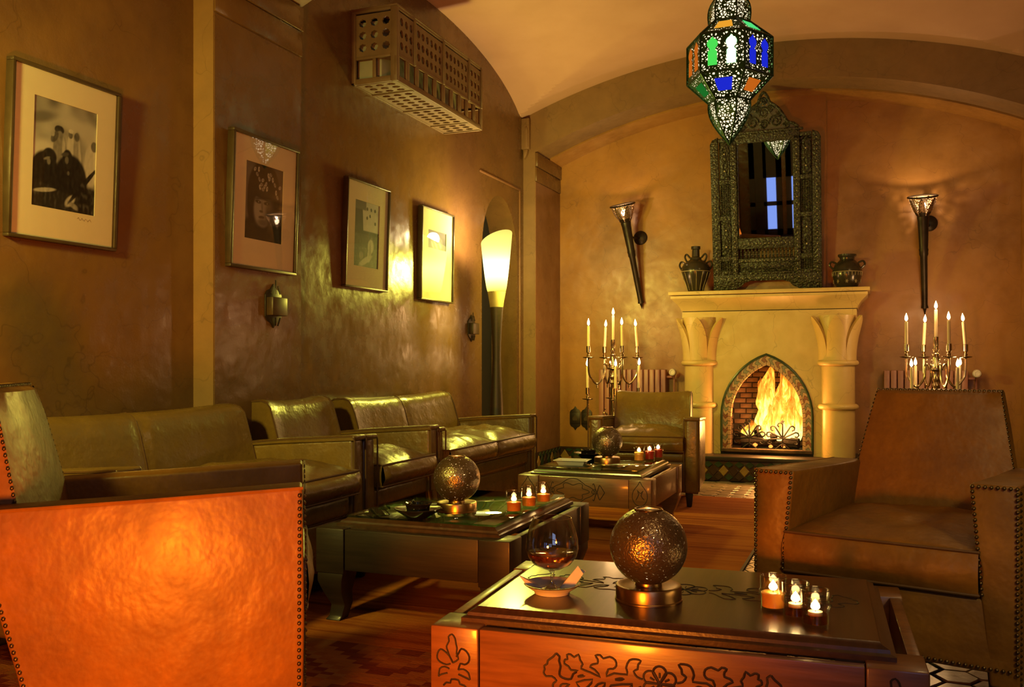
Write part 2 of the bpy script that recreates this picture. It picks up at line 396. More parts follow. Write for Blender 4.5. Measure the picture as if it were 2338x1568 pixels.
cb.prism([(XW+0.012, 3.06), (XW+0.06, 3.06), (XW+0.052, 3.02), (XW+0.035, 2.985), (XW+0.02, 2.97)], 'y', YF-0.045, YF+0.01)
cb.prism([(XW+0.025, 3.07), (XW+0.065, 3.07), (XW+0.065, 3.24), (XW+0.055, 3.27), (XW+0.04, 3.26), (XW+0.027, 3.22)], 'y', YF-0.062, YF)
struct(cb.build('trim_3', 'archw', None, 0.004))
# groin vault of the main bay, plain vault over the camera
def vault(ya, yb, name):
    yc = (ya+yb)/2; ha = (yb-ya)/2+0.08
    def fn(u, v):
        x = -3.12+u*(XR+3.17); y = ya-0.02+v*(yb-ya+0.04)
        R = 5.81; dx = min(abs(x+0.88), 3.3)
        z1 = 3.80-(R-math.sqrt(R*R-dx*dx))
        q = max(0.0, 1-((y-yc)/ha)**2)
        z2 = 3.095+0.65*math.sqrt(q)+0.06*min(x+3.09, 2.2)
        return (x, y, max(z1, z2))
    b = MB().grid(150, 110, fn); b.box(-3.4, XR+.1, ya, yb, 4.28, 4.34)
    return struct(b.build(name, 'ceil', smooth=12))
vault(PY1, YF, 'ceiling'); vault(YR, PY0, 'ceiling_near')
# rear wall with glazed double doors, seen only in the mirror
struct(MB().box(-3.4, XR+.1, YR-0.12, YR, 0, 4.3).build('wall_rear', 'wall'))
door = thing('door_1', 'dark wooden glazed double door with bluish daylight in its panes', 'door', (-1.62, YR, 0)); door['kind'] = 'structure'
for k, x in enumerate((-0.58, 0.10)):
    lf = MB()
    for a, b in ((0, 0.1), (0.26, 0.32), (0.5, 0.6)): lf.box(x+a, x+b, 0.0, 0.05, 0, 2.2)
    for a, b in ((0, 0.12), (0.58, 0.66), (1.12, 2.2)): lf.box(x, x+0.6, 0.0, 0.05, a, b)
    if k == 0: lf.box(x+0.1, x+0.26, 0.0, 0.04, 0.1, 1.2)
    L = lf.build('door_leaf', 'wooddk', door)
    for a in (0.1, 0.32):
        if a < 0.2 and k == 0: continue
        for z0, z1 in ((0.12, 0.58), (0.66, 1.12)):
            MB().box(x+a, x+a+0.17, 0.012, 0.02, z0, z1).build('pane', 'bluewin', L)
M['bluewin2'] = emit('daylight_window', (0.45, 0.58, 1.0), 1.8)
wn = thing('window_1', 'dark wooden window with bluish daylight in the wall behind the camera', 'window', (1.2, YR, 0)); wn['kind'] = 'structure'
wf = MB()
for a in (-0.66, -0.03, 0.60): wf.box(a, a+0.06, 0.0, 0.05, 0.8, 2.3)
for a in (0.8, 1.5, 2.24): wf.box(-0.66, 0.66, 0.001, 0.049, a, a+0.06)
wfo = wf.build('window_frame', 'wooddk', wn)
for a in (-0.60, 0.03):
    for z0, z1 in ((0.86, 1.5), (1.56, 2.24)): MB().box(a, a+0.57, 0.012, 0.02, z0, z1).build('pane', 'bluewin2', wfo)
cu = MB().grid(40, 2, lambda u, v: (-2.95+0.55*u*(1-0.25*v*0), YR+0.09+0.035*math.sin(u*38), 2.4*(1-v)+0.02))
tag(cu.build('curtain', 'curtain'), 'rust brown curtain hanging beside the glazed door, seen in the mirror', 'curtain')

# floor with hexagonal stones
fl = struct(MB().box(-3.4, XR+.1, YR-.1, YB+0.1, -0.12, -0.006).build('floor', 'joint'))
def hex_mesh(rad, name):
    b = MB(); pts = [(rad*math.cos(k*PI/3), rad*math.sin(k*PI/3)) for k in range(6)]
    top = [(0.93*x, 0.93*y) for x, y in pts]
    b.add([(x, y, -0.008) for x, y in pts]+[(x, y, -0.002) for x, y in pts]+[(x, y, 0) for x, y in top],
          [tuple(range(12, 18))]+[(k, (k+1) % 6, 6+(k+1) % 6, 6+k) for k in range(6)]+[(6+k, 6+(k+1) % 6, 12+(k+1) % 6, 12+k) for k in range(6)])
    return b.mesh(name, 'hex', smooth=20)
hxm = [hex_mesh(0.071*s, 'floor_stone') for s in (0.97, 1.0, 1.02)]
rest = MB(); cnt = 0
dxh, dyh = 0.1125, 0.13
i = 0; x = -1.65
while x < XR:
    y = YR+0.05+(0.065 if i % 2 else 0)
    while y < YF:
        near = -0.1 < x < 0.95 and 2.55 < y < 4.3
        far = -1.65 < x < -0.45 and 7.2 < y < 8.15
        if near or far:
            o = link('floor_stone', hxm[random.randrange(3)], fl); o.location = (x+random.uniform(-.004, .004), y+random.uniform(-.004, .004), random.uniform(-0.0025, 0))
            o.rotation_euler = (0, 0, random.randrange(6)*PI/3+random.uniform(-.05, .05)); cnt += 1
        elif x > -0.66 or y > 7.12:
            rr = 0.0705; r0 = random.uniform(-.04, .04); dz = random.uniform(-.002, 0)
            p = [(x+rr*math.cos(k*PI/3+r0), y+rr*math.sin(k*PI/3+r0)) for k in range(6)]
            rest.add([(a, b, dz) for a, b in p]+[(a, b, -.008) for a, b in p], [tuple(range(6))]+[(k, (k+1) % 6, 6+(k+1) % 6, 6+k) for k in range(6)])
        y += dyh
    x += dxh; i += 1
rest.build('floor_stones', 'hex', fl, smooth=20, kind='stuff')

# zellige skirting: back wall and left jamb of the niche
def diamond(w, h, t, name, m):
    return MB().add([(-w, 0, 0), (0, 0, -h), (w, 0, 0), (0, 0, h), (-w*.86, -t, 0), (0, -t, -h*.86), (w*.86, -t, 0), (0, -t, h*.86)],
                    [(4, 5, 6, 7), (0, 1, 5, 4), (1, 2, 6, 5), (2, 3, 7, 6), (3, 0, 4, 7)]).mesh(name, m, smooth=0)
bb = struct(MB().box(XJ0, -1.6, YB-0.012, YB, 0, 0.186).build('baseboard_back', 'z_brown'))
struct(MB().box(XJ0, XJ0+0.014, YF, YB-0.012, 0, 0.186).build('baseboard_left', 'z_brown'))
bj = bpy.data.objects['baseboard_left']
MB().box(XJ0, -1.6, YB-0.018, YB-0.012, 0.170, 0.186).build('edge_strip', 'z_brown', bb)
dm = {k: diamond(0.046, 0.066, 0.005, 'tile', k) for k in ('z_green', 'z_ochre', 'z_brown')}
order = ['z_ochre', 'z_green', 'z_brown', 'z_green']
for k in range(11):
    o = link('tile', dm[order[k % 4]], bb); o.location = (XJ0+0.06+k*0.098, YB-0.012, 0.09)
    for zz in (0.157, 0.023):
        o = link('tile', dm['z_green'], bb); o.location = (XJ0+0.109+k*0.098, YB-0.012, zz); o.scale = (0.9, 1, 0.42)
for k in range(7):
    o = link('tile', dm[order[k % 4]], bj); o.location = (XJ0+0.014, YF+0.06+k*0.098, 0.09); o.rotation_euler = (0, 0, PI/2)
    for zz in (0.157, 0.023):
        o = link('tile', dm['z_green'], bj); o.location = (XJ0+0.014, YF+0.109+k*0.098, zz); o.rotation_euler = (0, 0, PI/2); o.scale = (0.9, 1, 0.42)

# rug
def rug_material():
    m, nt, b = nodes('kilim'); b.inputs['Roughness'].default_value = 0.95; b.inputs['Specular IOR Level'].default_value = 0.1
    tc = N(nt, 'ShaderNodeTexCoord'); sp = N(nt, 'ShaderNodeSeparateXYZ'); nt.links.new(tc.outputs['Object'], sp.inputs[0])
    st = noise_fac(nt, 1.0, 6, 0.7, (0.6, 22, 1)); st2 = noise_fac(nt, 1.0, 3, 0.5, (0.25, 3.2, 1))
    mixf = math_(nt, 'ADD', math_(nt, 'MULTIPLY', st, 0.55), math_(nt, 'MULTIPLY', st2, 0.45))
    c = ramp(nt, mixf, [(0.32, (0.10, 0.022, 0.008)), (0.42, (0.27, 0.065, 0.012)), (0.5, (0.42, 0.135, 0.022)), (0.6, (0.31, 0.085, 0.014)), (0.72, (0.44, 0.2, 0.045))])  # rust and orange weave, reds raised to carry the firelight
    # stepped diamonds
    xx = math_(nt, 'PINGPONG', math_(nt, 'MULTIPLY', sp.outputs[0], 2.6), 1.0); yy = math_(nt, 'PINGPONG', math_(nt, 'MULTIPLY', sp.outputs[1], 3.4), 1.0)
    s = math_(nt, 'ADD', math_(nt, 'SNAP', xx, 0.12), math_(nt, 'SNAP', yy, 0.12))
    w = math_(nt, 'PINGPONG', math_(nt, 'MULTIPLY', s, 3.0), 1.0)
    dm_ = ramp(nt, w, [(0.25, (0.11, 0.02, 0.02)), (0.45, (0.34, 0.17, 0.05)), (0.6, (0.20, 0.05, 0.018)), (0.9, (0.30, 0.12, 0.03))])
    band = math_(nt, 'LESS_THAN', math_(nt, 'PINGPONG', math_(nt, 'ADD', sp.outputs[1], 0.15), 1.25), 0.62)
    near = math_(nt, 'LESS_THAN', sp.outputs[1], 4.4)
    fac = math_(nt, 'MULTIPLY', math_(nt, 'MULTIPLY', band, near), 0.75)
    mx = N(nt, 'ShaderNodeMix', data_type='RGBA'); nt.links.new(fac, mx.inputs[0]); nt.links.new(c, mx.inputs[6]); nt.links.new(dm_, mx.inputs[7])
    nt.links.new(mx.outputs[2], b.inputs['Base Color'])
    bump(nt, b, noise_fac(nt, 1.0, 3, 0.6, (40, 160, 1)), 0.5, 0.01)
    return m
M['rug'] = rug_material()
rg = thing('kilim_rug', 'striped rust and orange flat-woven rug covering the floor before the sofas', 'rug')
MB().grid(24, 60, lambda u, v: (-2.98+2.38*u, 0.3+6.9*v, 0.005+0.0015*mnoise.noise((u*9, v*22, 1)))).build('weave', 'rug', rg)
e = MB(); e.box(-0.612, -0.598, 0.3, 7.2, -0.001, 0.009); e.build('edge_binding', 'carve', rg)
fr = MB()
for k in range(140):
    x = -2.97+k*0.017; fr.box(x, x+0.006, 7.2, 7.235+random.uniform(0, .012), 0.0005, 0.003)
fr.build('fringe', 'hex', rg, kind='stuff')
RZ = 0.007

# ------------------------------------------------------------------ fireplace
FX = -0.875
fp = thing('fireplace', 'cream plaster fireplace with two ringed columns and a pointed arch opening', 'fireplace', (FX, 8.2, 0))
fp_y = lambda Y: Y-8.2
# body with pointed opening (local coordinates, x about the centre line)
def ogive(hw, z0, zs, zt, n=10):
    """pointed arch of two arcs"""
    h = zt-zs; c = (h*h-hw*hw)/(2*hw); R = hw+c; am = math.atan2(h, c)
    pts = [(-hw, z0), (-hw, zs)]
    for i in range(1, n+1):
        a = am*i/n; pts.append((c-R*math.cos(a) if i < n else 0, zs+R*math.sin(a)))
    return pts+[(-x, z) for x, z in pts[::-1][1:]]
OP = ogive(0.313, 0.27, 0.56, 1.02); OUT = ogive(0.392, 0.235, 0.56, 1.112)
body = [(-0.60, 0.2)]+[(-0.392, 0.2)]+OUT[0:]+[(0.392, 0.2), (0.60, 0.2), (0.60, 1.47), (-0.60, 1.47)]
MB().prism(body, 'y', fp_y(8.47), fp_y(8.92)).build('body', 'stone', fp, smooth=25)
# chimney breast above the mantel
MB().box(-0.498, 0.489, fp_y(8.75), fp_y(8.93), 1.6, 3.52).build('chimney_breast', 'wall2', fp)
# hearth
ht = MB().box(-0.92, 0.92, 0.0, 0.715, 0.0, 0.178).build('hearth', 'z_brown', fp, 0.004)
MB().box(-0.935, 0.935, -0.012, 0.715, 0.178, 0.215).build('hearth_slab', 'wooddk', ht, 0.006)
dmh = {k: diamond(0.043, 0.05, 0.006, 'tile', k) for k in ('z_green', 'z_ochre', 'z_brown')}
for k in range(20):
    for rowz, off, cols in ((0.09, 0, ['z_ochre', 'z_brown']), (0.145, 0.045, ['z_green', 'z_green']), (0.035, 0.045, ['z_green', 'z_brown'])):
        o = link('tile', dmh[cols[k % 2]], ht); o.location = (-0.872+k*0.0895+off, 0.0, rowz)
        if rowz != 0.09: o.scale = (0.95, 1, 0.62)
# mantel: slab, cove crown, frieze
def crown(prof, name, mat='stone'):
    """mitred moulding: profile of (overhang, z), sides and front"""
    b = MB(); n = len(prof)
    rows = []
    for ov, z in prof:
        rows.append([(-0.74-ov, fp_y(8.92), z), (-0.74-ov, fp_y(8.50)-ov, z), (0.74+ov, fp_y(8.50)-ov, z), (0.74+ov, fp_y(8.92), z)])
    vs = [p for r in rows for p in r]; fs = []
    for i in range(n-1):
        for k in range(3): fs.append((i*4+k, i*4+k+1, (i+1)*4+k+1, (i+1)*4+k))
    fs.append((0, 3, 2, 1)); fs.append(((n-1)*4, (n-1)*4+1, (n-1)*4+2, (n-1)*4+3))
    for i in range(n-1): fs.append((i*4+3, i*4, (i+1)*4, (i+1)*4+3))
    return b.add(vs, fs).build(name, mat, fp, smooth=30)
crown([(0.015, 1.452), (0.015, 1.505)], 'frieze')
crown([(0.02, 1.512), (0.028, 1.535), (0.05, 1.57), (0.085, 1.605), (0.105, 1.625), (0.105, 1.648)], 'cove_moulding')
crown([(0.118, 1.655), (0.122, 1.66), (0.122, 1.684), (0.118, 1.688)], 'mantel_shelf')
crown([(0.01, 1.505), (0.01, 1.512)], 'shadow_joint', 'joint')
# columns
for sx in (-1, 1):
    c = (sx*0.592, fp_y(8.55), 0)
    shaft = MB().lathe([(0.152, 0.2), (0.150, 0.65), (0.149, 1.03), (0.150, 1.12), (0.156, 1.22), (0.165, 1.32), (0.168, 1.452)], 32, c).build('column', 'stone', fp)
    for z in (0.655, 1.037):
        MB().torus((c[0], c[1], z), 0.156, 0.026, 36, 10).build('ring', 'stone', shaft)
    for k in range(6):
        a0 = -PI/2+k*PI/3
        def leaf(u, v, a0=a0, c=c):
            s = v; half = 0.5*(1-s**2.6)**0.9+0.001; a = a0+(u-0.5)*2*half*1.05
            r = 0.157+0.085*s**2.0+0.014*math.cos((u-0.5)*PI)*(1-s)
            return (c[0]+r*math.cos(a), c[1]+r*math.sin(a), 1.06+0.388*s)
        def leaf_in(u, v, leaf=leaf, c=c):
            p = leaf(u, v); dx, dy = p[0]-c[0], p[1]-c[1]; l = math.hypot(dx, dy); q = (l-0.03)/l
            return (c[0]+dx*q, c[1]+dy*q, p[2])
        nu, nv = 9, 14; b = MB(); b.grid(nu, nv, leaf); b.grid(nu, nv, leaf_in); o_ = nu*nv
        for j in range(nv-1):
            b.f.append((j*nu, (j+1)*nu, o_+(j+1)*nu, o_+j*nu)); b.f.append((j*nu+nu-1, o_+j*nu+nu-1, o_+(j+1)*nu+nu-1, (j+1)*nu+nu-1))
        b.build('capital_leaf', 'stone', shaft, smooth=50)
# tiled surround: wavy tiles one by one, a glazed outer rim and a brick lip
def along(curve, t):
    L = [0.0]
    for a, b in zip(curve, curve[1:]): L.append(L[-1]+math.hypot(b[0]-a[0], b[1]-a[1]))
    d = t*L[-1]
    for i in range(len(L)-1):
        if d <= L[i+1] or i == len(L)-2:
            q = (d-L[i])/(L[i+1]-L[i]+1e-9); a, b = curve[i], curve[i+1]
            return (a[0]+(b[0]-a[0])*q, a[1]+(b[1]-a[1])*q)
MID = ogive(0.335, 0.262, 0.56, 1.045)
sur = MB()
rim = [(x, fp_y(8.455), z) for x, z in smooth_pts([(a, 0, b) for a, b in OUT], 2) for x, z in [(x, z)]] if False else [(p[0], fp_y(8.462), p[1]) for p in OUT]
srd = MB().prism(OUT+[(p[0]*0.99, p[1]) for p in OP[::-1]], 'y', fp_y(8.468), fp_y(8.52)).build('surround', 'joint', fp, smooth=20)
MB().tube(rim, 0.012, 8).build('glazed_rim', 'z_green', srd)
nt_ = 60
for k in range(nt_):
    def wv(s, k=k):
        # s across the band 0 outer .. 1 inner: a wavy tile edge
        return 0.0062*math.sin(s*2*PI*1.25+0.6)
    pts_a = []; pts_b = []
    for j in range(7):
        s = j/6
        for lst, kk in ((pts_a, k+0.06), (pts_b, k+0.94)):
            t = min(1, max(0, kk/nt_+wv(s)*(1 if kk < nt_/2 else 1)))
            o_, i_ = along(OUT, t), along(MID, t)
            lst.append((o_[0]*(1-s)*0.985+i_[0]*s+(o_[0]*0.0), o_[1]*(1-s)+i_[1]*s))
    b = MB(); n = 7; yt = fp_y(8.4605); yb_ = fp_y(8.47)
    vs = [(p[0], yt, p[1]) for p in pts_a]+[(p[0], yt, p[1]) for p in pts_b]+[(p[0], yb_, p[1]) for p in pts_a]+[(p[0], yb_, p[1]) for p in pts_b]
    fs = [(j, j+1, n+j+1, n+j) for j in range(n-1)]+[(j, 2*n+j, 2*n+j+1, j+1) for j in range(n-1)]+[(n+j, n+j+1, 3*n+j+1, 3*n+j) for j in range(n-1)]
    b.add(vs, fs).build('wave_tile', ['w_cream', 'w_red', 'w_cream', 'w_grey'][k % 4], srd, smooth=0)
for k in range(44):
    t0, t1 = (k+.06)/44, (k+.94)/44; a, b_, c_, d_ = along(MID, t0), along(MID, t1), along(OP, t1), along(OP, t0)
    MB().prism([a, b_, (c_[0]*.99, c_[1]), (d_[0]*.99, d_[1])], 'y', fp_y(8.458), fp_y(8.53)).build('lip_brick', 'w_cream', srd, smooth=0)
MB().box(-0.392, 0.392, fp_y(8.44), fp_y(8.5), 0.236, 0.268).build('lip_sill', 'brick', srd, 0.006)
# fire box lined with bricks
fb = MB(); fb.box(-0.40, 0.40, fp_y(8.90), fp_y(8.925), 0.22, 1.15); fb.box(-0.40, -0.36, fp_y(8.5), fp_y(8.92), 0.22, 1.15); fb.box(0.36, 0.40, fp_y(8.5), fp_y(8.92), 0.22, 1.15)
fb.box(-0.4, 0.4, fp_y(8.46), fp_y(8.92), 0.215, 0.262); fb.box(-0.4, 0.4, fp_y(8.5), fp_y(8.92), 1.12, 1.15)
fbx = fb.build('firebox', 'soot', fp)
bk = [MB().box(-0.052, 0.052, -0.008, 0.01, -0.02, 0.02).mesh('brick', 'brick', 0.004) for _ in range(1)][0]
for r in range(15):
    z = 0.29+r*0.049
    for k in range(8):
        x = -0.40+k*0.114+(0.057 if r % 2 else 0)
        if abs(x) > 0.32: continue
        o = link('brick', bk, fbx); o.location = (x, fp_y(8.897)+random.uniform(-.004, .002), z)
    for sx in (-1, 1):
        for k in range(3):
            y = fp_y(8.60)+k*0.114+(0.05 if r % 2 else 0)
            o = link('brick', bk, fbx); o.location = (sx*0.357, y, z); o.rotation_euler = (0, 0, sx*PI/2)

# fire: flames, logs, andirons
def flame_mat():
    m = bpy.data.materials.new('fire_flame'); m.use_nodes = True; nt = m.node_tree; nt.nodes.clear()
    tc = N(nt, 'ShaderNodeTexCoord'); sp = N(nt, 'ShaderNodeSeparateXYZ'); nt.links.new(tc.outputs['Generated'], sp.inputs[0])
    h = sp.outputs[2]
    f = noise_fac(nt, 1.0, 4, 0.6, (26, 26, 5.5), dist=0.6)
    v = math_(nt, 'SUBTRACT', math_(nt, 'ADD', f, 0.28), math_(nt, 'MULTIPLY', h, 0.46))
    c = ramp(nt, v, [(0.18, (0.9, 0.10, 0.004)), (0.40, (1.0, 0.26, 0.015)), (0.56, (1.0, 0.47, 0.05)), (0.72, (1.0, 0.70, 0.17))])
    al = rng(nt, v, 0.0, 1.0, 0.22, 0.52)
    st = rng(nt, v, 0.7, 3.6, 0.25, 0.8)
    e = N(nt, 'ShaderNodeEmission'); nt.links.new(c, e.inputs[0]); nt.links.new(st, e.inputs[1])
    t = N(nt, 'ShaderNodeBsdfTransparent'); mx = N(nt, 'ShaderNodeMixShader'); nt.links.new(al, mx.inputs[0]); nt.links.new(t.outputs[0], mx.inputs[1]); nt.links.new(e.outputs[0], mx.inputs[2])
    o = N(nt, 'ShaderNodeOutputMaterial'); nt.links.new(mx.outputs[0], o.inputs[0]); return m
M['fire'] = flame_mat()
fire = thing('wood_fire', 'tall yellow and orange flames of the wood fire burning in the fireplace', 'fire', (FX, 8.68, 0.265))
for (x, y, r, h, lean, ph) in ((0.02, 0.05, 0.12, 0.72, -0.02, 0.3), (0.15, 0.03, 0.12, 0.62, 0.04, 1.9), (0.235, 0.06, 0.085, 0.56, 0.02, 3.0), (-0.06, 0.04, 0.085, 0.58, 0.01, 4.2), (0.07, 0.09, 0.10, 0.68, 0.03, 2.2),
                               (0.09, -0.06, 0.10, 0.46, 0.03, 5.1), (0.19, -0.07, 0.085, 0.42, -0.01, 0.9), (0.0, -0.07, 0.07, 0.34, 0.02, 2.4), (0.255, -0.04, 0.05, 0.34, 0.0, 4.9), (-0.15, -0.02, 0.055, 0.20, 0.03, 3.5), (-0.20, 0.06, 0.04, 0.15, 0.0, 1.2)):
    def ff(u, v, x=x, y=y, r=r, h=h, lean=lean, ph=ph):
        rr = r*(math.sin(min(1, v*1.9+0.3)*PI/2))*(1-v)**0.5+0.0005
        a = 2*PI*u; rr *= 1+0.25*math.sin(3*a+ph+v*7)+0.35*mnoise.noise((math.cos(a)*1.6+ph, math.sin(a)*1.6, v*5))
        return (x+lean*v*2*h+0.03*math.sin(v*7+ph)*v+rr*math.cos(a), y+0.62*rr*math.sin(a)+0.012*math.sin(v*8+ph), 0.07+h*0.94*v*(1+0.12*mnoise.noise((math.cos(a)+ph, math.sin(a), 3))))
    MB().grid(24, 24, ff, True).build('flame', 'fire', fire, smooth=60)
lamp('fire_light', (FX+0.06, 8.50, 0.55), (1.0, 0.40, 0.09), 62, 0.12)
logs = [((-0.24, -0.07, 0.05), (0.10, -0.02, 0.07), 0.052, 'thick charred log lying lowest across the fire, nearer the armchair'), ((-0.02, -0.03, 0.06), (0.27, -0.09, 0.05), 0.050, 'charred log slanting towards the tallest flames'),
        ((-0.10, -0.05, 0.14), (0.14, 0.0, 0.20), 0.052, 'upper charred log propped in the middle of the flames'), ((-0.26, 0.1, 0.05), (0.25, 0.12, 0.05), 0.045, 'rear charred log against the fire box bricks'),
        ((0.02, -0.09, 0.10), (0.20, -0.02, 0.15), 0.044, 'short charred log resting on the slanting log'), ((-0.17, -0.02, 0.11), (0.02, 0.03, 0.17), 0.042, 'short charred log resting on the thick lowest log')]
for a, b_, r, lab in logs:
    pts = [Vector(a).lerp(Vector(b_), i/8) for i in range(9)]
    q = MB().tube(pts, [r*(1+0.18*mnoise.noise((i*0.9+a[0]*9, 3, 1))) for i in range(9)], 9)
    q.v = [(p[0]+FX, p[1]+8.68, p[2]+0.265) for p in q.v]
    tag(q.build('fire_log', 'log'), lab, 'log', 'logs in the fireplace')
for k, (ex, ey, ez) in enumerate(((-0.11, -0.1, 0.03), (0.14, -0.1, 0.025), (0.03, -0.12, 0.02), (0.2, -0.06, 0.03))):
    q = MB().ball((FX+ex, 8.68+ey, 0.265+ez), 0.022, 7, 5, 0.7)
    q.v = [(p[0]+0.006*mnoise.noise((p[0]*90, p[1]*90, k)), p[1], p[2]+0.006*mnoise.noise((p[0]*80, k, p[2]*80))) for p in q.v]
    tag(q.build('ember', 'ember'), ['glowing ember under the andiron nearer the armchair', 'red glowing ember under the other andiron', 'small ember between the two andirons', 'ember at the fire box corner beside the flames'][k], 'ember', 'embers in the fireplace')
def andiron(x, lab):
    t = thing('andiron', lab, 'andiron', (FX+x, 8.53, 0.262), 0, 'andirons in front of the fire')
    b = MB(); b.tube([(0, 0, 0.02), (0, 0, 0.235)], 0.006, 6); b.tube([(-0.06, 0.0, 0.005), (-0.03, 0, 0.03), (0, 0, 0.05), (0.03, 0, 0.03), (0.06, 0, 0.005)], 0.007, 6); b.tube([(0, 0, 0.03), (0, 0.2, 0.03)], 0.007, 6); b.tube([(0, .2, .03), (0, .2, .0)], 0.007, 6)
    b.build('stand', 'iron', t)
    for k in range(7):
        a = math.radians(-5+k*31.7); L = 0.115 if k in (0, 6) else 0.12
        pts = []
        for j in range(15):
            s = j/14
            if s < 0.7: d = s/0.7*L; aa = a; pts.append((d*math.cos(aa), 0, 0.10+d*math.sin(aa)))
            else:
                q = (s-0.7)/0.3*PI*1.35; sg = 1 if math.cos(a) < 0.05 else -1
                cx, cz = L*math.cos(a)-sg*0.022*math.sin(a)*-1*-1, 0.10+L*math.sin(a)+sg*0.022*math.cos(a)
                ang = a-sg*PI/2+sg*q
                pts.append((cx+0.022*math.cos(ang), 0, cz+0.022*math.sin(ang)))
        MB().tube(pts, 0.0075, 6).build('scroll', 'iron', t)
    st = MB()
    pl = [(0.022*(1 if i % 2 == 0 else 0.45)*math.sin(i*PI/5), 0.25+0.022*(1 if i % 2 == 0 else 0.45)*math.cos(i*PI/5)) for i in range(10)]
    st.prism(pl, 'y', -0.004, 0.004); st.build('star_finial', 'iron', t)
andiron(-0.155, 'black iron fan-shaped andiron, the one nearer the small armchair')
andiron(0.135, 'black iron fan-shaped andiron standing before the tallest flames')

# ------------------------------------------------------------------ mirror on the mantel (leans forward by 10 degrees)
mr = thing('carved_mirror', 'tall dark carved wooden mirror with pierced crest leaning over the mantel', 'mirror', (-0.885, 8.66, 1.689))
mr.rotation_euler = (math.radians(10), 0, 0)
M['fret'] = perforated('fretwork_wood', (0.05, 0.042, 0.026), 0.45, 34, 0.24, 0.0, 0.03)
def mirror_parts():
    hw, H = 0.475, 1.40
    # outer frame ring: outline minus mirror opening
    ox0, ox1, oz0, oz1 = -0.238, 0.245, 0.49, 1.335
    T = 0.05
    def rect(x0, x1, z0, z1, name, y0=-T, y1=0.0, bev=0.004, mat='mirrorfr', par=mr): return MB().box(x0, x1, y0, y1, z0, z1).build(name, mat, par, bev)
    # base rail with arched cut-out
    ar = [(-hw, 0), (-0.30, 0), (-0.27, 0.035), (-0.23, 0.05), (-0.20, 0.085), (-0.14, 0.105), (0.14, 0.105), (0.20, 0.085), (0.23, 0.05), (0.27, 0.035), (0.30, 0), (hw, 0), (hw, 0.165), (-hw, 0.165)]
    MB().prism(ar, 'y', -T, 0).build('base_rail', 'mirrorfr', mr, 0.003)
    for sx in (-1, 1):
        o0, o1 = (hw, hw-0.065); i0 = 0.245
        sx_ = lambda a, b: (min(sx*a, sx*b), max(sx*a, sx*b))
        a, b = sx_(o0, o1)
        out = [(sx*hw, 0.165), (sx*hw, H-0.06), (sx*(hw-0.02), H-0.02), (sx*(hw-0.07), H), (sx*(hw-0.075), 0.165)]
        MB().prism(out, 'y', -T, 0).build('outer_stile', 'mirrorfr', mr, 0.003)
        a, b = sx_(0.245, 0.30); rect(a, b, 0.165, H-0.03, 'inner_stile', -T-0.006)
        a, b = sx_(0.30, 0.40)
        for z0, z1 in ((0.165, 0.20), (0.29, 0.335), (0.66, 0.70), (0.985, 1.025), (1.355, H-0.01)): rect(a, b, z0, z1, 'rung')
        rect(a, b, 0.165, H-0.02, 'back_panel', -0.02)
        # carved arched panel, lattice panel, lower panel, small lattice
        pa = [(a+0.008, 1.03), (b-0.008, 1.03), (b-0.008, 1.28), (b-0.02, 1.325), ((a+b)/2, 1.345), (a+0.02, 1.325), (a+0.008, 1.28)]
        MB().prism(pa, 'y', -0.034, -0.02).build('arched_panel', 'mirrorfr', mr, 0.004)
        rect(a+0.008, b-0.008, 0.345, 0.65, 'lower_panel', -0.034)
        for (z0, z1) in ((0.71, 0.975), (0.205, 0.285)):
            lat = MB(); nz = max(2, round((z1-z0)/0.021))
            for k in range(nz+1): z = z0+(z1-z0)*k/nz; lat.tube([(a+.006, -0.035, z), (b-.006, -0.035, z)], 0.004, 5)
            for k in range(5): x = a+0.008+(b-a-0.016)*k/4; lat.tube([(x, -0.035, z0), (x, -0.035, z1)], 0.004, 5)
            lat.build('lattice', 'mirrorfr', mr)
        # leaf scroll relief on the panels
        for z0, z1 in ((1.04, 1.32), (0.36, 0.64)):
            xm = (a+b)/2; rel = MB()
            rel.tube([(xm+0.018*math.sin(k*PI/3), -0.037, z0+(z1-z0)*k/12) for k in range(13)], 0.004, 5)
            rel.tube([(xm-0.018*math.sin(k*PI/3), -0.037, z0+(z1-z0)*k/12) for k in range(13)], 0.004, 5)
            rel.build('scroll_relief', 'mirrorfr', mr)
        inl = MB()
        for k in range(26): inl.ball((sx*(hw-0.035), -T-0.001, 0.06+k*0.051), 0.0048, 6, 4)
        for k in range(22): inl.ball((sx*0.272, -T-0.007, 0.20+k*0.053), 0.0048, 6, 4)
        for z in (1.1, 1.25, 0.42, 0.57): inl.ball((sx*0.35, -0.042, z), 0.008, 6, 4)
        inl.build('shell_inlay', 'shell', mr, kind='stuff')
    # rails between the stiles
    rect(-0.245, 0.245, 0.165, 0.185, 'rail'); rect(-0.245, 0.245, 0.27, 0.305, 'rail'); rect(-0.245, 0.245, 0.395, 0.49, 'rail'); rect(-0.30, 0.30, 1.335, 1.41, 'top_rail', -T-0.006)
    rect(-0.245, 0.245, 0.185, 0.27, 'script_panel', -0.03)
    scp = MB()
    for k in range(22):
        x = -0.215+k*0.0205; h = 0.03*(0.55+0.45*math.sin(k*2.3))
        scp.tube([(x, -0.032, 0.205), (x+0.004, -0.034, 0.205+h), (x+0.012, -0.034, 0.21+h*0.9), (x+0.013, -0.032, 0.207)], 0.0035, 5)
    scp.tube([(-0.22, -0.032, 0.202), (0.22, -0.032, 0.202)], 0.003, 5); scp.build('carved_band', 'mirrorfr', mr)
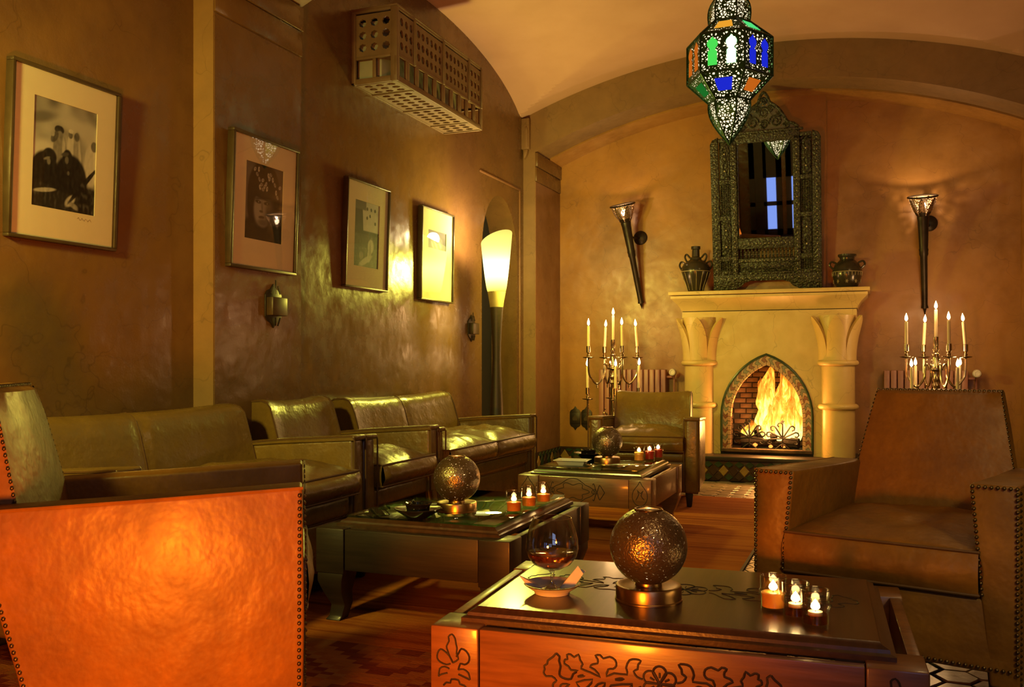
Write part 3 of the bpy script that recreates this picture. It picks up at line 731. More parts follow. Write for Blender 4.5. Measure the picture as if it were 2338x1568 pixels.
    sp = MB().lathe([(0.009, 0), (0.009, 0.012), (0.005, 0.018), (0.010, 0.03), (0.005, 0.042), (0.009, 0.048), (0.005, 0.056), (0.010, 0.066), (0.005, 0.078), (0.009, 0.084), (0.009, 0.09)], 8).mesh('spindle', 'mirrorfr')
    for k in range(15):
        o = link('spindle', sp, mr); o.location = (-0.222+k*0.0317, -0.03, 0.305)
    il = MB()
    for k in range(14): il.ball((-0.215+k*0.033, -T-0.001, 0.287), 0.0045, 6, 4); il.ball((-0.40+k*0.062, -T-0.001, 0.13), 0.005, 6, 4)
    for k in range(12): il.ball((-0.19+k*0.036, -T-0.001, 0.44), 0.0045, 6, 4)
    il.build('shell_inlay', 'shell', mr, kind='stuff')
    # beaded edge and glass with a bevelled border
    rr = 0.035; pts = []
    for cx, cz, a0 in ((ox1-rr, oz1-rr, 0), (ox0+rr, oz1-rr, 90)): pts += [(cx+rr*math.cos(math.radians(a0+15*i)), cz+rr*math.sin(math.radians(a0+15*i))) for i in range(7)]
    pts += [(ox0, oz0), (ox1, oz0)]
    MB().prism(pts, 'y', -0.034, -0.022).build('glass_bevel', 'mirror', mr, 0.0)
    cen = [(x*0.93+0.0, oz0+(z-oz0)*0.965+0.014) for x, z in pts]
    MB().prism(cen, 'y', -0.0375, -0.030).build('glass', 'mirror', mr, 0.0)
    MB().tube([(x, -0.04, z) for x, z in pts]+[(pts[0][0], -0.04, pts[0][1])], 0.006, 6).build('bead_moulding', 'mirrorfr', mr)
    sprd = MB()
    for sx in (-1, 1): sprd.prism([(sx*0.25, 1.335), (sx*0.25, 1.28), (sx*0.24, 1.31), (sx*0.21, 1.335)], 'y', -0.046, -0.02)
    sprd.build('spandrel', 'mirrorfr', mr)
    # pierced crest: outline moulding and scrolls
    MB().box(-0.33, 0.33, -0.055, 0.005, 1.41, 1.432).build('crest_moulding', 'mirrorfr', mr, 0.006)
    MB().prism([(x*0.97, 1.43+(z-1.43)*0.97) for x, z in [(-0.29, 1.435), (-0.25, 1.47), (-0.20, 1.49), (-0.17, 1.54), (-0.13, 1.60), (-0.09, 1.64), (-0.05, 1.67), (0, 1.74), (0.05, 1.67), (0.09, 1.64), (0.13, 1.60), (0.17, 1.54), (0.20, 1.49), (0.25, 1.47), (0.29, 1.435)]], 'y', -0.018, -0.010).build('crest_fretwork', M['fret'], mr)
    cr = MB()
    outl = [(-0.29, 1.435), (-0.25, 1.47), (-0.20, 1.49), (-0.17, 1.54), (-0.13, 1.60), (-0.09, 1.64), (-0.05, 1.67), (-0.03, 1.72), (0, 1.755), (0.03, 1.72), (0.05, 1.67), (0.09, 1.64), (0.13, 1.60), (0.17, 1.54), (0.20, 1.49), (0.25, 1.47), (0.29, 1.435)]
    cr.tube(smooth_pts([(x, -0.02, z) for x, z in outl], 3), 0.014, 7); cr.build('crest_outline', 'mirrorfr', mr)
    for (cx, cz, R, s) in ((-0.10, 1.50, 0.055, 1), (0.10, 1.50, 0.055, -1), (0, 1.58, 0.05, 1), (-0.19, 1.46, 0.028, 1), (0.19, 1.46, 0.028, -1), (-0.055, 1.61, 0.03, -1), (0.055, 1.61, 0.03, 1), (0, 1.68, 0.03, -1), (0, 1.48, 0.04, 1), (-0.13, 1.555, 0.025, -1), (0.13, 1.555, 0.025, 1)):
        pts_ = [(cx+s*R*(1-0.8*i/20)*math.cos(i*0.52), -0.02, cz+R*(1-0.8*i/20)*math.sin(i*0.52)) for i in range(21)]
        MB().tube(pts_, 0.0105, 6).build('scroll', 'mirrorfr', mr)
mirror_parts()

# ------------------------------------------------------------------ vases on the mantel
def handle(pts, r): return MB().tube(smooth_pts(pts, 4), r, 8)
va = thing('two_handled_jug', 'dark glazed jug with narrow neck and four looped handles on the mantel', 'jug', (-1.525, 8.60, 1.689))
MB().lathe([(0.055, 0), (0.07, 0.01), (0.085, 0.06), (0.115, 0.13), (0.132, 0.19), (0.130, 0.235), (0.105, 0.275), (0.07, 0.30), (0.055, 0.305), (0.052, 0.325), (0.036, 0.335), (0.034, 0.40), (0.043, 0.405), (0.043, 0.43), (0.036, 0.432), (0.03, 0.40)], 28).build('body', 'vase', va)
bnd = MB(); bnd.torus((0, 0, 0.195), 0.1325, 0.003, 32, 6)
for k in range(14):
    a = 2*PI*k/14; bnd.tube([((0.072+0.0605*j/6 if j else 0.076)*1.012*math.cos(a), (0.072+0.0605*j/6 if j else .076)*1.012*math.sin(a), 0.02+0.165*j/6) for j in range(7)], 0.0022, 5)
bnd.build('painted_bands', 'vaseink', va)
for s in (-1, 1):
    handle([(s*0.052, 0, 0.325), (s*0.085, 0, 0.36), (s*0.10, 0, 0.335), (s*0.085, 0, 0.295), (s*.075, 0, .29)], 0.009).build('handle', 'vase', va)
    handle([(s*0.10, 0, 0.275), (s*0.135, 0, 0.29), (s*0.15, 0, 0.255), (s*0.13, 0, 0.215)], 0.009).build('handle', 'vase', va)
vb = thing('two_handled_jar', 'squat wide-mouthed glazed jar with two small handles on the mantel', 'jar', (-0.20, 8.60, 1.689))
MB().lathe([(0.07, 0), (0.085, 0.01), (0.105, 0.05), (0.122, 0.11), (0.124, 0.16), (0.105, 0.21), (0.075, 0.24), (0.06, 0.255), (0.062, 0.27), (0.078, 0.285), (0.078, 0.30), (0.065, 0.302), (0.055, 0.26)], 28).build('body', 'vase', vb)
bnd = MB(); bnd.torus((0, 0, 0.145), 0.1245, 0.0028, 32, 6)
for k in range(26):
    a = 2*PI*k/26; bnd.tube([(0.1245*math.cos(a), 0.1245*math.sin(a), 0.14), (0.121*math.cos(a), 0.121*math.sin(a), 0.11)], 0.0022, 5)
for k in range(5):
    a = -PI/2+(k-2)*0.7
    for q in range(3):
        d = q*PI/3; bnd.tube([((0.114)*math.cos(a+s*0.13*math.cos(d)), 0.114*math.sin(a+s*0.13*math.cos(d)), 0.06+s*0.018*math.sin(d)) for s in (-1, 0, 1)], 0.002, 5)
bnd.build('painted_bands', 'vaseink', vb)
for s in (-1, 1): handle([(s*0.09, 0, 0.225), (s*0.13, 0, 0.24), (s*0.145, 0, 0.21), (s*0.115, 0, 0.175)], 0.009).build('handle', 'vase', vb)

# ------------------------------------------------------------------ wall torches
def torch(rim, tip, mount, lab, e):
    t = thing('wall_torch', lab, 'wall lamp', tip, 0, 'wall torches on the niche wall')
    ax = Vector(rim)-Vector(tip); L = ax.length; q = ax.to_track_quat('Z', 'Y')
    t.rotation_mode = 'QUATERNION'; t.rotation_quaternion = q
    MB().lathe([(0.002, -0.0), (0.008, 0.03), (0.016, 0.06), (0.03, 0.062), (0.028, 0.075), (0.024, 0.09), (0.03, L*0.5), (0.038, L*0.52), (0.036, L*0.54), (0.04, L*0.56), (0.036, L*0.57), (0.045, L*0.80), (0.05, L*0.83), (0.046, L*0.845)], 18).build('staff', 'torch', t)
    MB().lathe([(0.045, L*0.84), (0.06, L*0.86), (0.085, L*0.90), (0.105, L*0.95), (0.114, L*1.0)], 28, cap=False).build('cup', 'cup', t)
    MB().torus((0, 0, L), 0.118, 0.008, 32, 8).build('rim', 'torch', t)
    lb = MB()
    for k in range(6):
        a = k*PI/3+0.5
        lb.grid(6, 8, lambda u, v, a=a: ((lambda rr, aa: (rr*math.cos(aa), rr*math.sin(aa), L*(0.84+0.155*v)))(0.049+0.067*v**0.8, a+(u-0.5)*0.95*(1-v)**0.6)))
    lb.build('cup_plate', 'torch', t)
    MB().ball((0, 0, L*0.925), 0.026, 10, 8, 1.2).build('bulb', emit('torch_bulb', (1.0, 0.72, 0.42), 22), t)
    inv = q.inverted()
    mp = inv @ (Vector(mount)-Vector(tip)); nearp = Vector((0, 0, L*0.72))
    MB().tube([nearp, nearp.lerp(mp, 0.5)+Vector((0, 0, -0.02)), mp], 0.010, 8).build('bracket', 'torch', t)
    bq = MB().lathe([(0.068, 0), (0.07, 0.006), (0.055, 0.02), (0.02, 0.028), (0.0001, 0.03)], 24)
    bq.xf(Matrix.Translation(mp) @ (inv @ Vector((0, -1, 0))).to_track_quat('Z', 'Y').to_matrix().to_4x4()); bq.build('rosette', 'torch', t)
    lp = Vector(tip)+ax*0.965
    lamp('torch_light', lp, (1.0, 0.66, 0.36), e, 0.012)
torch((-2.23, 8.62, 2.553), (-2.104, 8.90, 1.566), (-2.127, 8.93, 2.27), 'bronze wall torch with glowing pierced cup between the corner and the mirror', 5)
torch((0.408, 8.64, 2.465), (0.439, 8.90, 1.463), (0.475, 8.93, 2.271), 'bronze wall torch with glowing pierced cup beyond the squat jar', 8)

# ------------------------------------------------------------------ radiators, candelabra, wall plates
def radiator(x0, x1, lab, lk):
    t = thing('radiator', lab, 'radiator', (x0, 8.84, 0), 0, 'radiators under the wall torches')
    n = round((x1-x0)/0.056)
    w = (x1-x0)/n
    rm = MB().box(0.003, w-0.004, -0.045, 0.04, 0.16, 0.972).mesh('section', 'rad', 0.007)
    for k in range(n):
        o = link('section', rm, t); o.location = (k*w, 0, 0)
    f = MB()
    for k in (1, n-2): MB().box(k*w, k*w+0.03, -0.02, 0.02, 0, 0.17).build('foot', 'rad', t)
    f.tube([(0, 0, 0.9), (n*w+0.05, 0, 0.90)], 0.012, 8); f.build('pipe', 'rad', t)
    v = MB(); v.lathe([(0.02, 0), (0.035, 0.005), (0.037, 0.03), (0.03, 0.05), (0.02, 0.055), (0.018, 0.05), (0.0001, 0.05)], 18)
    v.xf(Matrix.Translation((n*w+0.065, -0.02, 0.945)) @ Matrix.Rotation(PI/2, 4, 'X')); v.build('valve_knob', 'white', t)
    v = MB().tube([(n*w+0.065, -0.02, 0.945), (n*w+0.065, 0.03, 0.93), (n*w+0.065, 0.03, 0.1)], 0.009, 8); v.build('valve_pipe', 'rad', t)
radiator(-2.519, -1.846, 'reddish ribbed radiator behind the small armchair with white valve knob', 0)
radiator(0.098, 0.777, 'reddish ribbed radiator behind the studded armchair with white valve knob', 1)

flm = MB().lathe([(0.0005, 0), (0.006, 0.006), (0.0085, 0.016), (0.007, 0.03), (0.003, 0.044), (0.0003, 0.054)], 10).mesh('flame', 'flame')
wick = MB().tube([(0, 0, -0.002), (0, 0, 0.008)], 0.0012, 5).mesh('wick', 'black')
cwm = {}
def candle(loc, lab, grp, h, lean=(0, 0)):
    key = round(h, 3)
    if key not in cwm:
        cwm[key] = MB().lathe([(0.0125, 0), (0.0122, h*0.5), (0.0115, h-0.004), (0.009, h), (0.004, h-0.003)], 14).mesh('wax', 'wax')
    t = thing('taper_candle', lab, 'candle', loc, 0, grp); t.rotation_euler = (lean[1], lean[0], 0)
    link('wax', cwm[key], t)
    w = link('wick', wick, t); w.location = (0, 0, h)
    f = link('flame', flm, t); f.location = (0, 0, h+0.004); f.scale = (1.45, 1.45, 1.2)
    return t
def candelabrum(cx, cy, lab, where, th_u, th_l, n_low, e):
    t = thing('candelabra', lab, 'candelabra', (cx, cy, 0), 0, 'tall floor candelabra')
    stem = MB().lathe([(0.16, 0), (0.16, 0.02), (0.05, 0.05), (0.03, 0.08), (0.02, 0.12), (0.02, 0.30), (0.034, 0.33), (0.02, 0.36), (0.018, 0.39), (0.09, 0.41), (0.09, 0.418), (0.02, 0.43), (0.036, 0.46), (0.018, 0.50), (0.026, 0.53), (0.018, 0.56),
                       (0.02, 0.60), (0.023, 0.80), (0.02, 0.84), (0.032, 0.86), (0.02, 0.885), (0.03, 0.91), (0.018, 0.935), (0.024, 0.97), (0.055, 0.985), (0.055, 0.995), (0.022, 1.0), (0.016, 1.02), (0.03, 1.075), (0.022, 1.095), (0.03, 1.11), (0.016, 1.125), (0.026, 1.145), (0.018, 1.16), (0.018, 1.175), (0.021, 1.18), (0.021, 1.245), (0.017, 1.245), (0.016, 1.2)], 20)
    stem.build('stem', 'silver', t)
    fin = MB()
    for k in range(6):
        a = k*PI/3; fin.lathe([(0.009, 0.36), (0.009, 0.47), (0.012, 0.475), (0.005, 0.49), (0.010, 0.505), (0.003, 0.53), (0.0005, 0.55)], 10, (0.085*math.cos(a), 0.085*math.sin(a), 0))
    fin.build('gallery_finial', 'silver', t)
    R = 0.232; ups = []
    def arm(ang, zhub, R, zcup, dip, nm):
        c, s = math.cos(ang), math.sin(ang)
        P_ = [(0.045, zhub), (0.065, zhub+0.04), (0.085, zhub+0.03), (0.09, zhub-0.05), (0.11, zhub-0.10), (0.15, zhub-dip), (0.19, zhub-dip+0.03), (R-0.008, zhub-0.05), (R, zhub+0.02), (R, zcup-0.01)]
        a = MB().tube(smooth_pts([(r*c, r*s, z) for r, z in P_], 4), 0.0095, 8)
        a.ball((0.072*c, 0.072*s, zhub+0.075), 0.008, 8, 6); a.lathe([(0.003, zhub-dip-0.04), (0.008, zhub-dip-0.02), (0.003, zhub-dip)], 8, (0.15*c, 0.15*s, 0))
        arm_o = a.build(nm, 'silver', t)
        cup = MB().lathe([(0.006, -0.02), (0.012, -0.01), (0.045, -0.004), (0.052, 0.002), (0.05, 0.004), (0.014, 0.0), (0.012, 0.01), (0.017, 0.02), (0.009, 0.03), (0.013, 0.04), (0.019, 0.045), (0.019, 0.10), (0.016, 0.10), (0.015, 0.06)], 18, (R*c, R*s, zcup))
        cup.build('drip_cup', 'silver', arm_o)
        return (cx+R*c, cy+R*s, zcup+0.064)
    for k in range(4): ups.append(arm(th_u+k*PI/2, 0.985, R, 1.086, 0.135, 'upper_arm'))
    lows = [arm(th_l+k*PI/2, 0.55, R-0.005, 0.715, 0.12, 'lower_arm') for k in range(4)]
    g = 'taper candles of the candelabra'
    candle((cx, cy, 1.20), 'lit white candle in the tallest middle cup of the candelabra '+where, g, 0.262)
    tilt = [(0.0, 0), (0.06, 0), (-0.02, 0.02), (-0.10, 0.0)]
    for k, p in enumerate(sorted(ups)):
        candle(p, 'lit candle, '+('leftmost', 'second from left', 'third from left', 'rightmost')[k]+' on upper arms of candelabra '+where, g, 0.215, (tilt[k][0]*0.8, tilt[k][1]))
    for k, p in enumerate(sorted(lows)):
        candle(p, 'lit candle, '+('leftmost', 'second from left', 'third from left', 'rightmost')[k]+' on lower arms of candelabra '+where, g, 0.225+0.01*(k % 2), ((k-1.5)*0.012, 0))
    lamp('candle_light_upper', (cx, cy, 1.50), (1.0, 0.55, 0.22), e*0.6, 0.07)
    lamp('candle_light_lower', (cx, cy, 1.12), (1.0, 0.55, 0.22), e*0.4, 0.07)
candelabrum(-2.155, 8.0, 'tall silver floor candelabra with nine lit candles behind the small armchair', 'behind the small armchair', math.radians(35), math.radians(20), 4, 13)
candelabrum(0.474, 8.0, 'tall silver floor candelabra with lit candles behind the studded armchair', 'behind the studded armchair', math.radians(20), math.radians(38), 4, 17)

def wall_plate(loc, rotz, lab, cat, w=0.09, h=0.115, lantern=False):
    t = thing('wall_plate', lab, cat, loc, rotz)
    og = [(-w*.55, -h*.55), (-w*.42, -h*.75), (-w*.2, -h*.85), (0, -h*1.12), (w*.2, -h*.85), (w*.42, -h*.75), (w*.55, -h*.55), (w*.55, h*.55), (w*.42, h*.75), (w*.2, h*.85), (0, h*1.12), (-w*.2, h*.85), (-w*.42, h*.75), (-w*.55, h*.55)]
    MB().prism(og, 'y', -0.008, 0.0).build('plate', 'torch', t, 0.002)
    if lantern:
        MB().box(-w*.5, w*.5, -0.05, -0.008, -h*.5, h*.42).build('box', 'pframe', t, 0.004)
        MB().tube([(0, -.02, h*.9), (0, -.02, h*1.3)], 0.004, 6).build('finial', 'torch', t)
        for sz in (-1, 1):
            q = MB()
            for k in range(3): q.tube([(w*(k-1)*.3, -0.02, sz*h*(.6)), (w*(k-1)*.15, -0.02, sz*h*(1.0))], 0.004, 5)
            q.build('pierced_scroll', 'torch', t)
    else:
        MB().box(-w*.5, w*.5, -0.016, -0.008, -h*.5, h*.5).build('cover', 'torch', t, 0.002)
        MB().prism([(-w*.22, -h*.2), (-w*.26, 0), (0, h*.3), (w*.26, 0), (w*.22, -h*.2)], 'y', -0.018, -0.015).build('leaf_relief', 'pframe', t)
wall_plate((-2.80, YB, 0.475), 0, 'pointed bronze socket plate nearer the corner, low on the niche wall', 'socket plate', 0.105, 0.11)
wall_plate((-2.68, YB, 0.475), 0, 'pointed bronze socket plate beside the candelabra, low on the niche wall', 'socket plate', 0.105, 0.11)
wall_plate((XJ0+0.004, 4.09, 1.345), PI/2, 'small pierced metal wall box under the portrait on the pier', 'wall box', 0.13, 0.105, True)
wall_plate((XW, 6.97, 1.325), PI/2, 'small pierced metal wall box beside the glowing floor lamp', 'wall box', 0.12, 0.1, True)

# ------------------------------------------------------------------ glowing floor lamp
fl_ = thing('floor_lamp', 'tall dark hourglass floor lamp with glowing yellow slanted shade before the alcove', 'lamp', (-2.77, 6.75, 0))
def shade_mat():
    m = bpy.data.materials.new('glowing_shade'); m.use_nodes = True; nt = m.node_tree; nt.nodes.clear()
    tc = N(nt, 'ShaderNodeTexCoord'); sp = N(nt, 'ShaderNodeSeparateXYZ'); nt.links.new(tc.outputs['Object'], sp.inputs[0])
    h = rng(nt, sp.outputs[2], 0, 1, 1.60, 2.08)
    c = ramp(nt, h, [(0.0, (1.0, 0.78, 0.10)), (0.15, (1.0, 0.88, 0.22)), (0.4, (1.0, 0.92, 0.42)), (0.75, (1.0, 0.86, 0.20)), (1.0, (1.0, 0.80, 0.15))])
    s = N(nt, 'ShaderNodeFloatCurve'); cv = s.mapping.curves[0]
    cv.points[0].location = (0, 0.22); cv.points[1].location = (1, 0.30); cv.points.new(0.12, 0.7); cv.points.new(0.35, 1.0); cv.points.new(0.65, 0.5)
    s.mapping.update(); nt.links.new(h, s.inputs[1])
    e = N(nt, 'ShaderNodeEmission'); nt.links.new(c, e.inputs[0]); nt.links.new(math_(nt, 'MULTIPLY', s.outputs[0], 3.6), e.inputs[1])
    o = N(nt, 'ShaderNodeOutputMaterial'); nt.links.new(e.outputs[0], o.inputs[0]); return m
M['shade'] = shade_mat()
M['shade_low'] = simple('shade_foot', (0.36, 0.28, 0.13), (0.28, 0.22, 0.10), 8, 0.6)
def shade(u, v, k=1.0):
    a = 2*PI*u; r = (0.072+0.052*v**0.75)*k; x, y = r*math.cos(a), r*math.sin(a)
    top = 2.025+0.058*(math.cos(a+0.35)); z = 1.60+(top-1.60)*v
    return (x, y, z)
b = MB(); b.grid(32, 14, shade, True); b.grid(32, 14, lambda u, v: shade(u, v, 0.96), True); b.build('shade', 'shade', fl_, smooth=60)
MB().lathe([(0.052, 1.475), (0.060, 1.53), (0.0725, 1.602)], 28, cap=False).build('shade_foot', 'shade_low', fl_)
MB().lathe([(0.15, 0), (0.15, 0.02), (0.085, 0.04), (0.066, 0.15), (0.060, 0.5), (0.050, 0.75), (0.038, 0.95), (0.034, 1.08), (0.036, 1.2), (0.044, 1.36), (0.053, 1.48)], 24).build('pole', 'wooddk', fl_)
lamp('floor_lamp_uplight', (-2.77, 6.75, 2.04), (1.0, 0.74, 0.36), 46, 0.05)
lamp('floor_lamp_glow', (-2.60, 6.70, 1.78), (1.0, 0.90, 0.11), 85, 0.10)

# ------------------------------------------------------------------ wooden grille box on the wall
def holed(nx, nz, cw, ch, t, hr=0.36, mx=0.0, mz=0.0):
    """plate in the xz plane with nx*nz real holes, margins mx, mz"""
    b = MB(); Wd = nx*cw+2*mx; Hd = nz*ch+2*mz
    for i in range(nx):
        for j in range(nz):
            cx = mx+(i+.5)*cw; cz = mz+(j+.5)*ch; sq = []; ho = []
            for k in range(16):
                a = 2*PI*k/16; c, s = math.cos(a), math.sin(a); q = max(abs(c), abs(s))
                sq.append((cx+c/q*cw/2, cz+s/q*ch/2)); rr = hr*(1.0 if k % 2 == 0 else 0.86); ho.append((cx+c*rr*cw, cz+s*rr*ch))
            vs = [(p[0], y, p[1]) for y in (-t/2, t/2) for lst in (sq, ho) for p in lst]
            fs = []
            for k in range(16):
                l = (k+1) % 16
                fs += [(k, l, 16+l, 16+k), (32+k, 48+k, 48+l, 32+l), (16+k, 16+l, 48+l, 48+k)]
            b.add(vs, fs)
    if mx: b.box(0, mx, -t/2, t/2, 0, Hd); b.box(Wd-mx, Wd, -t/2, t/2, 0, Hd)
    if mz: b.box(mx, Wd-mx, -t/2, t/2, 0, mz); b.box(mx, Wd-mx, -t/2, t/2, Hd-mz, Hd)
    return b
gx0, gx1, gy0, gy1, gz0, gz1 = XW, -2.762, 5.09, 6.446, 2.81, 3.29
gr = thing('air_conditioner_grille', 'brown wooden lattice box housing an air conditioner high on the wall', 'grille box', (gx1, gy0, gz0))
gd = gx1-gx0; gl = gy1-gy0; gh = gz1-gz0
Rz = lambda a: Matrix.Rotation(a, 4, 'Z')
def gbox(nm, *v): MB().box(*v).build(nm, 'acwood', gr, 0.002)
for z0, z1 in ((0, 0.035), (0.155, 0.175), (gh-0.03, gh-0.001)):
    gbox('rail', -0.019, -0.001, 0.031, gl-0.031, z0, z1); gbox('rail', -gd+0.031, -0.046, 0.001, 0.019, z0, z1); gbox('rail', -gd+.031, -0.02, gl-0.02, gl-0.001, z0, z1)
gbox('corner_post', -0.045, 0.0, 0.0, 0.03, 0.0, gh-0.013); gbox('corner_post', -0.02, 0.0, gl-0.03, gl, 0.0, gh-0.013); gbox('corner_post', -gd, -gd+0.03, 0, 0.02, 0, gh-0.013)
gbox('lid', -gd, 0.002, -0.002, gl+0.002, gh-0.012, gh)
for k in range(11):
    y = 0.02+k*(gl-0.04)/10; MB().box(-0.018, -0.001, y-0.021, y+0.021, 0.035, 0.155).build('post', 'acwood', gr, 0.002)
MB().box(-gd/2-0.012, -gd/2+0.012, 0.002, 0.018, 0.035, 0.155).build('post', 'acwood', gr, 0.002)
y = 0.03
cell = (gl-0.06-3*0.02)/18
for n in (3, 6, 6, 3):
    p = holed(n, 3, cell*0.93, 0.076, 0.014, 0.36, cell*0.035*n, 0.018); p.xf(Matrix.Translation((-0.010, y, 0.175)) @ Rz(PI/2)); p.build('lattice_panel', 'acwood', gr, smooth=20)
    MB().box(-0.016, 0.006, y+n*cell, y+n*cell+0.02, 0.16, gh-0.02).build('stile', 'acwood', gr, 0.002)
    p = holed(n, 3, cell*0.93, 0.082, 0.014, 0.36, cell*0.035*n, 0.02); p.xf(Matrix.Translation((-gd+0.025, y, 0.008)) @ Rz(PI/2) @ Matrix.Rotation(PI/2, 4, 'X')); p.build('underside_panel', 'acwood', gr, smooth=20)
    MB().box(-gd+0.012, -0.012, y+n*cell, y+n*cell+0.02, -0.006, 0.012).build('batten', 'acwood', gr, 0.002)
    y += n*cell+0.02
MB().box(-gd, -gd+0.02, 0, gl, 0, 0.012).build('edge_rail', 'acwood', gr, 0.002)
p = holed(3, 3, 0.084, 0.078, 0.012, 0.34, 0.006, 0.015); p.xf(Matrix.Translation((-gd+0.032, 0.010, 0.175))); p.build('end_panel', 'acwood', gr, smooth=20)
M['acbody'] = simple('air_conditioner_body', (0.30, 0.28, 0.22), None, 6, 0.5)
MB().box(-gd+0.005, -0.14, 0.06, gl-0.06, 0.04, gh-0.06).build('air_conditioner', 'acbody', gr, 0.02)

# ------------------------------------------------------------------ framed photographs
def ell(x, y, cx, cy, rx, ry, a=0.0, soft=0.25):
    c, s = math.cos(a), math.sin(a); dx, dy = x-cx, y-cy
    q = math.sqrt(((dx*c+dy*s)/rx)**2+((-dx*s+dy*c)/ry)**2)
    t = min(1, max(0, (1+soft*.5-q)/soft)); return t*t*(3-2*t)
def paint(g, x, y, shapes, n=0.0, amp=0.0):
    for cx, cy, rx, ry, a, v, sf in shapes:
        m = ell(x, y, cx, cy, rx, ry, a, sf); g = g*(1-m)+(v+amp*n)*m
    return g
def pic_crowd(x, y):
    n = mnoise.noise((x*5, y*6, 2)); f = mnoise.noise((x*26, y*20, 7)); g = 0.50+0.25*n-0.12*max(0, y-.75)*4
    g = paint(g, x, y, [(0.15, 0.52, 0.22, 0.10, 0.2, 0.72, .9), (0.75, 0.80, 0.4, 0.08, -0.1, 0.62, 1.0), (0.1, 0.82, 0.25, 0.05, .2, 0.25, 1.0)])
    g = paint(g, x, y, [(0.42, 0.52, 0.11, 0.24, 0.08, 0.34, .2), (0.48, 0.5, 0.03, 0.2, 0.05, 0.55, .5), (0.40, 0.745, 0.075, 0.04, 0, 0.07, .2), (0.41, 0.70, 0.05, 0.035, 0, 0.3, .3), (0.33, 0.67, 0.07, 0.04, .7, 0.16, .3), (0.30, 0.70, .03, .03, 0, .5, .4),
                        (0.58, 0.56, 0.06, 0.20, -0.05, 0.66, .2), (0.58, 0.725, 0.035, 0.035, 0, 0.22, .2), (0.585, .76, .04, .02, 0, .7, .3), (0.71, 0.55, 0.075, 0.22, 0.1, 0.42, .2), (0.74, 0.5, 0.02, 0.18, 0.1, 0.62, .6), (0.68, 0.72, 0.042, 0.042, 0, 0.2, .25), (0.93, 0.48, 0.12, 0.20, 0, 0.70, .25), (0.97, 0.67, 0.05, 0.05, 0, 0.22, .25)], f, .08)
    g = paint(g, x, y, [(0.20, 0.26, 0.24, 0.26, 0.2, 0.02, .15), (0.26, 0.47, 0.11, 0.085, 0, 0.035, .2), (0.60, 0.27, 0.27, 0.27, -0.15, 0.018, .15), (0.54, 0.49, 0.08, 0.09, 0, 0.03, .2), (0.53, 0.48, 0.03, 0.035, 0, 0.22, .5), (0.25, 0.43, 0.028, 0.03, 0, 0.28, .5), (0.22, 0.455, .05, .012, .3, .3, .6), (0.56, 0.36, 0.02, 0.02, 0, 0.2, .6), (0.5, .53, .06, .02, .2, .12, .6)], f, .03)
    w = min(1, max(0, (0.20+0.03*math.sin(x*9)-y)/0.02)); g = g*(1-w)+w*(0.035+0.12*max(0, f))
    g = paint(g, x, y, [(0.20, 0.16, 0.17, 0.020, 0.12, 0.55, .4), (0.60, 0.10, 0.09, 0.045, .5, 0.6, .5), (0.66, 0.06, 0.1, 0.025, -.3, 0.4, .6), (0.80, 0.27, 0.30, 0.028, 0.70, 0.012, .3), (0.92, 0.10, 0.2, 0.16, 0, 0.015, .3)], f, .15)
    return g
def pic_face(x, y):
    n = mnoise.noise((x*5, y*5, 9)); f = mnoise.noise((x*22, y*18, 3)); g = 0.13+0.35*max(0, 0.32-x)+0.06*n
    g = paint(g, x, y, [(0.5, 0.60, 0.44, 0.46, 0, 0.018, .12), (0.5, 0.03, 0.62, 0.32, 0, 0.022, .2), (0.2, 0.45, 0.14, 0.22, 0, 0.018, .3)], f, .02)
    g = paint(g, x, y, [(0.47, 0.415, 0.225, 0.235, 0.12, 0.36, .25), (0.36, 0.40, 0.12, 0.17, 0, 0.46, .9), (0.66, 0.40, 0.10, 0.2, 0, 0.12, 1.1), (0.47, 0.62, 0.25, 0.075, 0, 0.03, .5), (0.47, 0.24, .12, .04, 0, .22, 1.0)], n, .05)
    g = paint(g, x, y, [(0.345, 0.505, 0.075, 0.022, -.05, 0.05, .7), (0.57, 0.505, 0.075, 0.022, .08, 0.05, .7), (0.34, 0.545, 0.085, 0.012, .1, 0.10, .9), (0.58, 0.548, 0.085, 0.012, -.05, 0.10, .9), (0.45, 0.45, 0.025, 0.07, 0.12, 0.25, 1.2), (0.43, 0.385, 0.05, 0.016, 0, 0.14, .8), (0.44, 0.308, 0.075, 0.020, .05, 0.11, .6), (0.44, 0.285, 0.05, 0.012, 0, 0.30, 1.0), (0.355, 0.505, .018, .01, 0, .4, .8), (0.585, 0.505, .018, .01, 0, .35, .8)])
    for k, (cx, cy) in enumerate(((0.42, 0.74), (0.50, 0.72), (0.38, 0.70), (0.46, 0.68), (0.54, 0.76), (0.60, 0.88), (0.66, 0.90), (0.63, 0.84), (0.72, 0.84), (0.30, 0.86), (0.24, 0.92), (0.82, 0.68), (0.86, 0.62), (0.92, 0.76), (0.34, 0.93), (0.78, 0.78), (0.45, .80), (0.57, .70), (0.36, .80))):
        g = paint(g, x, y, [(cx, cy, 0.036, 0.024, k, 0.42+0.25*(k % 3)/2, .4), (cx+.006, cy+.004, .012, .008, 0, .15, .8)])
    return g
